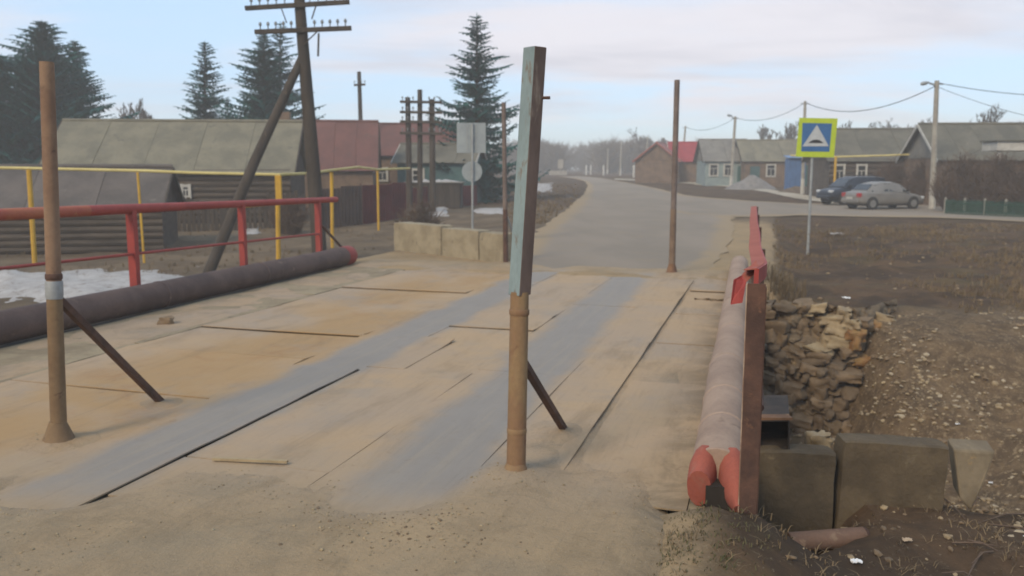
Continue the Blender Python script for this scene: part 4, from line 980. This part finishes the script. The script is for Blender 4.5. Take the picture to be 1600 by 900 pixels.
panel_fence('sheet_fence', 'brown sheet fence beside the yellow gas posts', [at(498, 36), at(566, 38)], 1.75, [m_brownfence], 1.0)
panel_fence('sheet_fence', 'tall maroon sheet fence left of the triple pole', [at(566, 38.2), at(634, 41)], 1.75, [m_maroon, m_maroon], 1.0)
panel_fence('sheet_fence', 'low maroon sheet fence behind the round sign back', [at(636, 47), at(745, 52)], 1.25, [m_maroon], 1.2)
# plank fence by the log house
pf = thing('plank_fence', 'dark leaning plank fence in front of the log house', 'fence', at(250, 35.5))
k = 0; px = 243.0
while px < 470:
    p = at(px, 35.5 + (px-243)*.006); hh = rng.uniform(1.15, 1.6) * (1 if px < 300 or px > 420 else .85)
    q_ = p + Vector((rng.uniform(-.05, .05), rng.uniform(-.03, .03), hh)); MB().bar(p - Vector((0, 0, .1)), q_, .15, .03, up=(0, 1, 0)).build('plank', m_wood, pf); px += rng.uniform(6.6, 8.2)
for zz_ in (.4, 1.0): MB().bar(at(243, 35.58) + Vector((0, 0, zz_)), at(470, 37.0) + Vector((0, 0, zz_)), .05, .09).build('rail', m_wood, pf)
# green picket fence on the right
gf = thing('picket_fence', 'low dark green picket fence along the side road', 'fence', at(1545, 40))
a, b = at(1478, 42.5), at(1680, 37.5)
for k in range(70):
    p = a.lerp(b, k/69); p.z = gz(p.x, p.y); MB().bar(p - Vector((0, 0, .1)), p + Vector((0, 0, .72 + .04*rng.random())), .055, .02, up=(0, 1, 0)).build('picket', m_greenp, gf)
for zz_ in (.2, .58): MB().bar(a + Vector((0, .03, zz_)), b + Vector((0, .03, zz_)), .03, .05).build('rail', m_greenp, gf)
for k in range(7): p = a.lerp(b, k/6); MB().box((p.x, p.y+.07, gz(p.x, p.y)+.35), (.08, .08, 1.0)).build('post', m_cpole, gf)

# ------------------------------------------------------------------ gas pipe on yellow posts
gp = thing('gas_pipe', 'pale yellow overhead gas pipe on yellow posts above the red railing', 'gas pipe', at(250, 27))
poly = [D(-80, 261, 26), D(45, 263, 26.2), D(230, 267, 26.5), D(300, 270, 26.6), D(437, 273, 27), D(480, 271, 28.4), D(518, 266, 30), D(560, 261, 33), D(590, 265, 35.5), D(640, 263, 39)]
MB().tube(poly, .045, 8).build('pipe_run', m_paleyel, gp, smooth=True)
def gpost(px, py, d, r_, par, mat=m_yellow):
    t_ = D(px, py, d); MB().tube([(t_.x + (rng.uniform(-.06, .06)), d, gz(t_.x, d)-.2), (t_.x, d, t_.z-.04)], r_, 8).build('post', mat, par, smooth=True)
gpost(45, 263, 26.2, .075, gp); gpost(518, 267, 30, .06, gp); gpost(590, 265, 35.5, .05, gp); gpost(215, 267, 26.45, .04, gp)
a = D(437, 274, 27); b_ = D(434, 318, 27)
MB().box(((a.x+b_.x)/2, 27, (a.z+b_.z)/2), (.19, .12, a.z-b_.z), None).build('post_sleeve', m_yellow, gp, bevel=.02)
MB().tube([(b_.x, 27, b_.z), (b_.x-.05, 27, gz(b_.x, 27)-.2)], .075, 8).build('post', m_yellow, gp, smooth=True)
MB().tube([D(384, 322, 27), D(432, 318, 27)], .05, 8).build('bracket_arm', m_yellow, gp, smooth=True)
gq = thing('gas_pipe', 'thin pale yellow gas pipe on leaning posts behind the parked cars', 'gas pipe', at(1380, 56))
MB().tube([D(1235, 243, 58), D(1306, 245, 57), D(1380, 243, 56), D(1430, 241, 54), D(1500, 241, 53), D(1660, 240, 52)], .055, 8).build('pipe_run', m_paleyel, gq, smooth=True)
for (px, py, d, pxb) in ((1306, 245, 57, 1303), (1432, 241, 54, 1424), (1640, 240, 52, 1640)):
    t_ = D(px, py, d); bx_ = at(pxb, d); MB().tube([(bx_.x, d, bx_.z-.2), (t_.x, d, t_.z)], .085, 8).build('post', m_yellow, gq, smooth=True)

# ------------------------------------------------------------------ telegraph and lamp poles
def crossarm(par, a, b, r_=.06, n=6, ins=True, mat=m_wood, first=.06):
    a, b = Vector(a), Vector(b); arm = MB().bar(a, b, .10, .13).build('crossarm', mat, par, bevel=.01)
    if ins:
        for k in range(n):
            t = first + (1-2*first)*k/(n-1)
            if abs(t-.5) < .09: continue
            p = a.lerp(b, t) + Vector((0, 0, .06)); MB().tube([p, p+Vector((0, 0, .1)), p+Vector((0, 0, .11)), p+Vector((0, 0, .17)), p+Vector((0, 0, .21))], [.018, .018, .045, .045, .02], 7).build('insulator', m_porc, arm, smooth=True)
d = 26.0
bb = at(500, d); top = D(464, -45, d)
tpole = thing('telegraph_pole', 'big dark wooden telegraph pole with two crossarms and a slanting strut', 'pole', bb)
MB().tube([bb - Vector((0, 0, .5)), bb.lerp(top, .3), bb.lerp(top, .7), top], [.235, .215, .175, .15], 12).build('shaft', m_wood, tpole, smooth=True)
crossarm(tpole, D(383, 13, d-.22), D(546, 3, d-.16), n=12); crossarm(tpole, D(398, 50, d-.22), D(549, 44, d-.16), n=12)
for (x0, y0, x1, y1) in ((448, 36, 440, 14), (487, 30, 494, 8), (474, 70, 496, 49)):
    MB().bar(D(x0, y0, d-.18), D(x1, y1, d-.2), .03, .03).build('arm_strut', m_wood, tpole)
MB().tube([D(498, 52, d-.2), D(497, 88, d-.2)], .03, 6).build('hanging_rod', m_wood, tpole)
sb = G(318, 428); sb.z = gz(sb.x, sb.y); st = D(472, 90, d+.05)
MB().tube([sb - Vector((0, 0, .3)), sb.lerp(st, .5), st], [.16, .145, .12], 10).build('strut', m_wood, tpole, smooth=True)
# triple pole further off
d = 44
tb_ = at(655, d); tpl = thing('telegraph_pole', 'triple wooden telegraph pole with stacked crossarms beside the spruce', 'pole', tb_)
for (px0, px1, pyt, r_) in ((640, 637, 152, .16), (656, 656, 140, .15), (676, 675, 155, .17)):
    b_ = at(px0, d); MB().tube([b_ - Vector((0, 0, .3)), D(px1, pyt, d)], [r_, r_*.8], 8).build('shaft', m_wood, tpl, smooth=True)
for py in (159, 175, 190, 208): crossarm(tpl, D(625, py, d-.2), D(691, py+1, d-.2), n=8)
d = 58; b_ = at(567, d); pl_ = thing('utility_pole', 'single thin wooden pole rising behind the faded red roof', 'pole', b_)
MB().tube([b_ - Vector((0, 0, .3)), D(561, 112, d)], [.17, .13], 8).build('shaft', m_cpole if False else m_wood, pl_, smooth=True); crossarm(pl_, D(553, 133, d-.15), D(571, 132, d-.15), n=4)
def lamp_pole(px, ptop, d, label, r_=.13, lamp=None, pxb=None, white=.28, name='lamp_post', cat='lamp post'):
    b_ = at(pxb or px, d); t_ = D(px, ptop, d); o_ = thing(name, label, cat, b_)
    MB().tube([b_ - Vector((0, 0, .3)), t_], [r_, r_*.72], 8).build('shaft', m_cpole, o_, smooth=True)
    if white: MB().tube([b_ - Vector((0, 0, .05)), b_.lerp(t_, white*.6)], [r_*1.06, r_*1.03], 8).build('whitewash_band', m_white, o_, smooth=True)
    if lamp:
        e_ = D(lamp[0], lamp[1], d-.2); MB().tube([t_ - Vector((0, 0, .35)), t_.lerp(e_, .5) - Vector((0, 0, .12)), e_], .04, 6).build('lamp_arm', m_galv, o_, smooth=True)
        dr = (e_-t_); dr.normalize(); MB().tube([e_ - dr*.05, e_+dr*.1, e_ + dr*.4, e_+dr*.5], [.05, .1, .1, .04], 8).build('lamp_head', m_galv, o_, smooth=True)
    p = t_ - Vector((0, 0, .18)); MB().bar(p - Vector((.35, 0, 0)), p + Vector((.35, 0, 0)), .06, .07).build('crossarm', m_galv, o_)
    return t_
t1 = lamp_pole(1464, 126, 47, 'concrete lamp post with white base behind the silver car', .17, (1450, 129), 1457)
t2 = lamp_pole(1258, 158, 68, 'concrete pole rising behind the speed bump sign', .15, None, 1254, name='utility_pole', cat='pole')
t3 = lamp_pole(1149, 182, 80, 'concrete lamp post left of the gravel heap', .16, (1143, 181), 1142)
t4 = lamp_pole(1071, 197, 105, 'slim concrete pole in front of the bright red roof', .14, None, 1064, name='utility_pole', cat='pole')
t5 = lamp_pole(1012, 214, 120, 'slim concrete pole beside the salmon red roof', .13, None, 1009, name='utility_pole', cat='pole')
t6 = lamp_pole(971, 222, 140, 'far slim pole with white base along the road bend', .14, None, 969, name='utility_pole', cat='pole')
t7 = lamp_pole(950, 232, 170, 'farthest slim pole at the road bend', .14, None, 949, name='utility_pole', cat='pole')
for i, (px, d) in enumerate(((916, 150), (923, 158), (943, 140), (990, 118))):
    b_ = at(px, d); o_ = MB().tube([b_ - Vector((0, 0, .2)), b_ + Vector((0, 0, 1.6)), b_ + Vector((0, 0, 1.7))], [.14, .13, .06], 8).build('marker_post', m_white, smooth=True)
    tag(o_, ['white marker post leftmost at the far road end', 'second white marker post from the left at the road end', 'white marker post just left of the farthest slim pole', 'white marker post near the salmon red roof'][i], 'post', 'marker posts on the far road')
def wire(a, b, sag, lab, r_=.018):
    pts_ = [a.lerp(b, k/14) - Vector((0, 0, sag*4*(k/14)*(1-k/14))) for k in range(15)]
    o_ = MB().tube(pts_, r_, 4).build('overhead_wire', m_black); tag(o_, lab, 'wire', 'overhead wires'); return o_
far_r = D(1720, 150, 44)
wire(t1 - Vector((0, 0, .1)), far_r, .25, 'overhead wire running from the lamp post out of the right edge')
wire(t1 - Vector((0, 0, .3)), far_r - Vector((0, 0, 1.6)), .3, 'lower overhead wire leaving the lamp post to the right', .012)
wire(t2 - Vector((0, 0, .1)), t1 - Vector((0, 0, .25)), 1.0, 'sagging wire between the sign pole and the lamp post', .024)
wire(t2 - Vector((0, 0, .12)), t3 - Vector((0, 0, .1)), .7, 'wire from the sign pole to the lamp post by the heap', .02)
wire(t3 - Vector((0, 0, .12)), t4 - Vector((0, 0, .1)), .7, 'wire between the heap lamp post and the red roof pole', .02)

# ------------------------------------------------------------------ trees
def spruce(px, pyt, d, rad_px, label, seed, dens=1.0, gap=.0, lowest=.06, pxb=None):
    r = random.Random(seed); b_ = at(pxb or px, d); t_ = D(px, pyt, d); H = t_.z - b_.z; rad_ = rad_px*d/FPX
    o_ = thing('spruce_tree', label, 'tree', b_, 0, 'spruce trees behind the houses')
    MB().tube([b_ - Vector((0, 0, .3)), b_.lerp(t_, .5), b_.lerp(t_, .98)], [H*.018, H*.011, .02], 7).build('trunk', m_bark, o_, smooth=True)
    m = MB(); z = lowest*H; up = Vector((0, 0, 1))
    while z < H*.985:
        t = z/H; prof = 1.55*rad_*(1-t)**.80*(.95 + .12*math.sin(z*2.1+seed)) + .12
        if t < .16: prof *= .75 + 1.6*t
        nb_ = int((12 - 5*t)*dens) + 1; a0 = r.uniform(0, 6.28)
        for k in range(nb_):
            if r.random() < gap + .06: continue
            a = a0 + k*6.283/nb_ + r.uniform(-.3, .3); L = prof*r.uniform(.48, 1.2)*(1 + .38*nz(math.cos(a)*1.3 + seed, math.sin(a)*1.3, z*.35, 1.0)); dirv = Vector((math.cos(a), math.sin(a), 0)); sd = Vector((-dirv.y, dirv.x, 0))
            org = b_.lerp(t_, t); droop = (.34 - .55*t + r.uniform(-.12, .16))*L; ns = max(4, int(L/.24)); pr = org
            for s_ in range(1, ns+1):
                q_ = s_/ns; p = org + dirv*L*q_ + up*(-droop*math.sin(q_*2.3)*1.0 + .16*L*q_*q_)
                wd = (.14 + .40*L*.45*(1-q_)**.6*min(1, q_*3+.3)) * r.uniform(.7, 1.2); hang = -up*wd*r.uniform(.3, .8)
                back = (pr-p)*.7
                for e_ in (-1, 1):
                    tip = p + sd*e_*wd + hang + (p-pr)*r.uniform(.2, .9)
                    m.add([p + back*.9, p + sd*e_*wd*.5 + back*.35 + hang*.2, tip, p + (p-pr)*.3], [(0,1,2),(0,2,3)])
                m.add([pr, p, p*.5+pr*.5 - up*wd*r.uniform(.5, 1.0)], [(0,1,2)])
                pr = p
        z += (.20 + .010*H*(1-t)*.9)/max(.6, dens**.5)
    m.add([t_ + Vector((-.06, 0, -.5)), t_ + Vector((.06, 0, -.5)), t_ + Vector((0, 0, .1))], [(0,1,2)])
    m.build('crown', m_spruce, o_, fixn=False); return o_
spruce(66, 32, 58, 112, 'broad dark spruce tree behind the log barn', 3, 1.5)
spruce(116, 62, 62, 62, 'shorter spruce merging with the broad spruce by the barn', 5, 1.3, pxb=112)
spruce(2, 84, 56, 70, 'dark spruce cut by the left edge', 9, 1.2)
spruce(320, 64, 62, 48, 'slim conical spruce behind the grey slate roof', 11, 1.0, .12)
spruce(356, 152, 64, 26, 'little spruce right of the slim conical spruce', 12, 1.0)
spruce(412, 48, 60, 74, 'tall dense spruce behind the big telegraph pole', 14, 1.25, .05)
spruce(438, 34, 62, 58, 'tall thin topped spruce right behind the big telegraph pole', 15, 1.0, .3)
spruce(745, 20, 57, 66, 'tall lone spruce behind the square sign back', 21, .95, .16, .05)
def hedge_bush(px, d, wpx, pyt, lab, seed, mat=m_twigb, name='bare_shrub', n=240, group='bare shrubs'):
    r = random.Random(seed); b_ = at(px, d); w_ = wpx/2*d/FPX; h_ = D(px, pyt, d).z - b_.z; o_ = thing(name, lab, 'shrub', b_, 0, group)
    m = MB(); st_ = MB()
    for k in range(7):
        a = r.uniform(0, 6.28); st_.tube([b_ + Vector((math.cos(a)*w_*.2, math.sin(a)*w_*.15, -.1)), b_ + Vector((math.cos(a)*w_*.45, math.sin(a)*w_*.3, h_*.5))], [.05, .025], 5)
    st_.build('stem', m_bark, o_)
    for k in range(n):
        a = r.uniform(0, 6.28); q_ = r.random()**.6; x, y = math.cos(a)*w_*q_, math.sin(a)*w_*.6*q_
        hh = h_*(1-.55*q_*q_)*r.uniform(.55, 1.05); p0 = b_ + Vector((x*.45, y*.45, -.05)); p1 = b_ + Vector((x*.85, y*.85, hh*.55)); p2 = b_ + Vector((x*1.05 + r.uniform(-.2, .2), y*1.05, hh))
        m.tube([p0, p1, p2], [.026, .017, .008], 3, False)
        for e_ in range(5):
            s0 = p1.lerp(p2, r.random()); m.tube([s0, s0 + Vector((r.uniform(-.45, .45), r.uniform(-.3, .3), r.uniform(0, .5)))], [.013, .006], 3, False)
    m.build('twigs', mat, o_, fixn=False); return o_
def bare_tree(px, d, pyt, wpx, lab, seed, mat=m_twig, levels=6, thick=1.4):
    r = random.Random(seed); b_ = at(px, d); H = D(px, pyt, d).z - b_.z; sp_ = wpx/2*d/FPX
    o_ = thing('bare_tree', lab, 'tree', b_, 0, 'bare trees beyond the houses'); tr_ = MB(); tw = MB()
    def grow(p, dirv, L, rr_, lev):
        q_ = p + dirv*L*.5 + Vector((r.uniform(-.08, .08), r.uniform(-.08, .08), .04))*L; e_ = p + dirv*L
        if lev < 4: (tr_ if lev < 2 else tw).tube([p, q_, e_], [rr_, rr_*.85, rr_*.65], 6 if lev < 2 else 3, False)
        else: w_ = Vector((rr_, rr_*.4, 0)); tw.add([p-w_, p+w_, e_], [(0, 1, 2)])
        if lev >= levels: return
        for k in range(3 if lev else 4):
            s0 = p.lerp(e_, r.uniform(.45, 1.0)); dv = dirv.copy()
            dv += Vector((r.uniform(-1, 1)*sp_/H*3.0, r.uniform(-1, 1)*sp_/H*2.0, r.uniform(-.1, .45))); dv.normalize()
            grow(s0, dv, L*r.uniform(.55, .8), max(rr_*.58, .020*thick*d/60), lev+1)
    grow(b_ - Vector((0, 0, .2)), Vector((0, 0, 1)), H*.34, H*.018, 0)
    zmax = max(v_.z for v_ in tw.v); k_ = H/(zmax - b_.z)
    for mm in (tr_, tw):
        for v_ in mm.v: v_.z = b_.z + (v_.z-b_.z)*k_
    tr_.build('trunk', m_bark, o_, fixn=False); tw.build('crown', mat, o_, fixn=False); return o_
bare_tree(222, 80, 152, 60, 'hazy bare tree between the spruces left', 31)
bare_tree(1005, 175, 198, 56, 'round bare tree beyond the salmon red roof', 32, thick=1.1)
bare_tree(1045, 185, 214, 40, 'smaller bare tree right behind the thin rust post', 33)
for k, (px, pyt, w_, d) in enumerate(((1195, 196, 36, 130), (1222, 190, 44, 125), (1335, 190, 50, 95), (1385, 186, 60, 92), (1440, 186, 50, 80), (1520, 162, 80, 78), (1575, 180, 60, 80))):
    bare_tree(px, d, pyt-4, w_*1.25, ['bare tree left behind the brownish roof', 'bare tree just left of the speed bump sign', 'bare tree above the roof right of the sign', 'low bare tree above the log house roof', 'bare tree left of the tall lamp post top', 'largest bare tree above the dark grey roof right', 'bare tree at the far right above the roof'][k], 40+k)
bare_tree(612, 90, 190, 40, 'bare tree above the red roofs left of the triple pole', 61)
for k, (px, d, w_, pyt) in enumerate(((1500, 44.5, 90, 240), (1555, 43.5, 90, 236), (1612, 42, 80, 242), (1445, 52, 60, 250), (1390, 53.5, 70, 252))):
    hedge_bush(px, d, w_, pyt, ['dense bare brown shrub right of the lamp post', 'bare brown shrub in front of the porch', 'bare brown shrub at the right edge by the picket fence', 'bare brown shrub behind the silver car bonnet', 'bare brown shrub behind the silver car roof'][k], 70+k, n=620)
hedge_bush(655, 33, 60, 312, 'small brown bush behind the pale concrete blocks', 81, n=120)
hedge_bush(450, 34.5, 60, 308, 'tangled brown bush at the log house corner', 82, n=140)
# far wood
m = MB(); r = random.Random(5)
for k in range(150):
    d = r.uniform(190, 300); px = r.uniform(560, 1120) if r.random() < .5 else r.uniform(815, 1010); b_ = at(px, d)
    if abs(px-905) < 30 and d < 240: continue
    pyt = 226 - 12*abs(math.sin(px*.021)) + r.uniform(-6, 8); h_ = D(px, pyt, d).z - b_.z; w_ = r.uniform(3, 6)
    m.tube([b_ - Vector((0, 0, .4)), b_ + Vector((0, 0, h_*.6))], [.2, .08], 4, False)
    for q_ in range(85):
        a = r.uniform(0, 6.28); t = r.random(); x, y = math.cos(a)*w_*t*.9, math.sin(a)*w_*t*.9
        z0 = h_*r.uniform(.02, .55); z1 = min(h_*(1.02-.4*t*t), z0 + h_*r.uniform(.25, .55)); s_ = r.uniform(.08, .2)
        p0 = b_ + Vector((x*.5, y*.5, z0)); p1 = b_ + Vector((x, y, z1)); m.add([p0 - Vector((s_, 0, 0)), p0 + Vector((s_, 0, 0)), p1], [(0,1,2)])
        m.add([p0.lerp(p1, .4), p0.lerp(p1, .5) + Vector((0, 0, .25)), p1 + Vector((r.uniform(-1.6, 1.6), 0, r.uniform(-1, .6)))], [(0,1,2)])
stuff(m.build('far_wood', m_twig, fixn=False), 'hazy grey brown wood closing the view at the road end', 'wood')

# ------------------------------------------------------------------ cars
def car(name, label, loc, yaw, paint, L, Wd, Ht, suv=False):
    o_ = thing(name, label, 'car', loc, yaw, 'cars parked on the side road', local=True); hw = Wd/2
    # stations: x, z bottom, z shoulder, half width at bottom / shoulder
    if not suv:
        st_ = [(-L/2, .42, .72, .72), (-L/2+.06, .28, .90, .90), (-L/2+.35, .22, .95, .97), (-L/2+.9, .20, .96, 1), (0, .19, .93, 1), (L/2-1.35, .20, .90, 1), (L/2-.9, .22, .86, .97), (L/2-.35, .24, .76, .92), (L/2-.06, .28, .64, .82), (L/2, .36, .54, .68)]
        cab = [(-L/2+.55, .94, .955, .86, .80), (-L/2+.98, .93, Ht-.10, .90, .70), (-L/2+1.5, .92, Ht, .92, .66), (.1, .92, Ht, .92, .66), (.55, .91, Ht-.10, .92, .68), (1.12, .90, .925, .90, .78)]
        wx = (-L/2+.80, L/2-.82); wr = .30
    else:
        st_ = [(-L/2, .5, .95, .86), (-L/2+.05, .36, 1.05, .95), (-L/2+.4, .30, 1.08, .99), (0, .28, 1.07, 1), (L/2-1.2, .30, 1.04, 1), (L/2-.4, .32, .98, .96), (L/2-.06, .36, .85, .9), (L/2, .45, .75, .78)]
        cab = [(-L/2+.06, 1.05, 1.09, .88, .84), (-L/2+.34, 1.05, Ht-.06, .92, .74), (-L/2+.9, 1.05, Ht, .94, .72), (.2, 1.05, Ht, .94, .72), (.55, 1.05, Ht-.08, .93, .73), (1.15, 1.03, 1.06, .9, .8)]
        wx = (-L/2+.85, L/2-.85); wr = .35
    rings = []
    for (x, zb, zs, kk_) in st_:
        w_ = hw*kk_; rings.append([(x, -w_*.90, zb), (x, -w_*.99, zb+.12), (x, -w_, (zb+zs)/2), (x, -w_*.97, zs-.08), (x, -w_*.86, zs), (x, 0, zs+.025), (x, w_*.86, zs), (x, w_*.97, zs-.08), (x, w_, (zb+zs)/2), (x, w_*.99, zb+.12), (x, w_*.90, zb)])
    body = MB().loft(rings).build('body', paint, o_, smooth=True); sub = body.modifiers.new('s', 'SUBSURF'); sub.levels = 1; sub.render_levels = 1
    rings = []
    for (x, zb, zt_, kb, kt) in cab:
        rings.append([(x, -hw*kb, zb-.03), (x, -hw*lerp(kb, kt, .55), lerp(zb, zt_, .6)), (x, -hw*kt, zt_-.03*(zt_ > zb+.1)), (x, -hw*kt*.6, zt_+.01), (x, hw*kt*.6, zt_+.01), (x, hw*kt, zt_-.03*(zt_ > zb+.1)), (x, hw*lerp(kb, kt, .55), lerp(zb, zt_, .6)), (x, hw*kb, zb-.03)])
    MB().loft(rings).build('cabin', paint, o_, smooth=True)
    # side windows, slightly proud of the cabin sides
    def side_pt(x, t, s_):
        for a_, b_ in zip(cab[:-1], cab[1:]):
            if a_[0] <= x <= b_[0]:
                q_ = (x-a_[0])/(b_[0]-a_[0]); zb, zt_, kb, kt = (lerp(a_[i], b_[i], q_) for i in (1, 2, 3, 4)); return Vector((x, s_*(hw*lerp(kb, kt, t)+.012), lerp(zb-.03, zt_-.03, t)))
        return Vector((x, s_*hw*.8, 1))
    xs_ = (cab[0][0]+.22, cab[1][0]+.02, (cab[2][0]+cab[3][0])/2 - .05, (cab[2][0]+cab[3][0])/2 + .05, cab[4][0]+.02, cab[5][0]-.22)
    for s_ in (-1, 1):
        for (a_, b_, c_) in ((xs_[0], xs_[1], xs_[2]), (xs_[5], xs_[4], xs_[3])):
            pts_ = [side_pt(a_, .18, s_), side_pt(b_, .90, s_), side_pt(c_, .90, s_), side_pt(c_, .12, s_)]; 
            MB().prism(pts_, (0, -.01*s_, 0)).build('side_window', m_glass, o_)
        for x in ((xs_[2]+xs_[3])/2 - .75, (xs_[2]+xs_[3])/2 + .15): MB().box((x, s_*(hw*1.0), st_[3][2]-.16), (.2, .03, .035)).build('door_handle', paint, o_)
        MB().box((cab[4][0]+.28, s_*(hw*.98+.05), cab[4][1]+.08), (.1, .18, .12)).build('mirror', m_black, o_, bevel=.03)
        MB().box((-L/2+.09, s_*hw*.72, st_[1][2]-.14), (.16, hw*.36, .22)).build('tail_light', m_tail, o_, bevel=.03)
        MB().box((L/2-.12, s_*hw*.66, st_[-2][2]-.04), (.2, hw*.36, .14)).build('headlight', m_lamp, o_, bevel=.03)
    def glassq(i, j, nm):
        a_, b_ = cab[i], cab[j]; f_ = .012*(1 if j > i and i > 2 else -1)
        p_ = [Vector((lerp(a_[0], b_[0], t), s_*hw*lerp(lerp(a_[3], b_[3], t), lerp(a_[4], b_[4], t), .9)*.88, lerp(a_[2], b_[2], t)+.018)) for (t, s_) in ((.12, -1), (.12, 1), (.9, 1), (.9, -1))]
        MB().prism(p_, (f_, 0, .006)).build(nm, m_glass, o_)
    glassq(0, 1, 'rear_window'); glassq(5, 4, 'windscreen')
    MB().box((-L/2-.01, 0, st_[0][1]+.03), (.12, Wd*.82, .2)).build('bumper', paint if not suv else m_black, o_, bevel=.05)
    MB().box((L/2+.0, 0, st_[-1][1]+.02), (.1, Wd*.72, .18)).build('bumper', paint, o_, bevel=.05)
    MB().box((-L/2-.045, 0, st_[0][2]-.12), (.02, .5, .11)).build('number_plate', m_white, o_)
    MB().box((0, 0, .26), (L*.72, Wd*.8, .16)).build('underbody', m_black, o_)
    for x in wx:
        for s_ in (-1, 1):
            y = s_*(hw-.08)
            MB().tube([(x, y-.03*s_-.0, wr+.02), (x, y+.075*s_, wr+.02)], wr+.055, 20).build('wheel_arch', m_black, o_, smooth=True)
            wl = MB().tube([(x, y-.1*s_, wr), (x, y-.08*s_, wr), (x, y+.08*s_, wr), (x, y+.10*s_, wr)], [wr*.9, wr, wr, wr*.92], 20).build('wheel', m_tyre, o_, smooth=True)
            MB().tube([(x, y+.09*s_, wr), (x, y+.108*s_, wr), (x, y+.112*s_, wr)], [wr*.66, wr*.64, wr*.3], 16).build('rim', m_rim, wl, smooth=True)
    if suv:
        MB().tube([(-L/2-.02, 0, .98), (-L/2-.14, 0, .98)], .32, 16).build('spare_wheel', m_tyre, o_, smooth=True) if False else None
        for s_ in (-1, 1): MB().bar((-1.3, s_*hw*.66, Ht+.06), (.4, s_*hw*.66, Ht+.06), .04, .04).build('roof_rail', m_black, o_)
    return o_
p = G(1388, 329); rz_ = 0.066
car('parked_car', 'dusty silver sedan parked on the side road', Vector((p.x, p.y+.75, ground(p.x, p.y+.75, False)+rz_)), R(17), m_silver, 4.25, 1.66, 1.44)
p = G(1325, 323); car('parked_car', 'dark blue off-roader parked behind the silver sedan', Vector((p.x+.75, p.y+1.4, ground(p.x, p.y, False)+rz_)), R(196), m_navy, 4.0, 1.72, 1.66, True)

# ------------------------------------------------------------------ haze volume, added to stand in for the windscreen veil
hz = MB().box((0, 345, 6.5), (1480, 810, 21)).build('haze', None or m_dark)
hz.data.materials.clear(); hm = bpy.data.materials.new('haze_veil'); hm.use_nodes = True; t = hm.node_tree; t.nodes.clear()
ho = t.nodes.new('ShaderNodeOutputMaterial'); pv = t.nodes.new('ShaderNodeVolumePrincipled'); pv.inputs['Color'].default_value = (.99, .975, .95, 1); pv.inputs['Density'].default_value = 0.0021
t.links.new(pv.outputs[0], ho.inputs['Volume']); hz.data.materials.append(hm); stuff(hz, 'pale haze added over the whole village in place of a windscreen veil', 'haze')
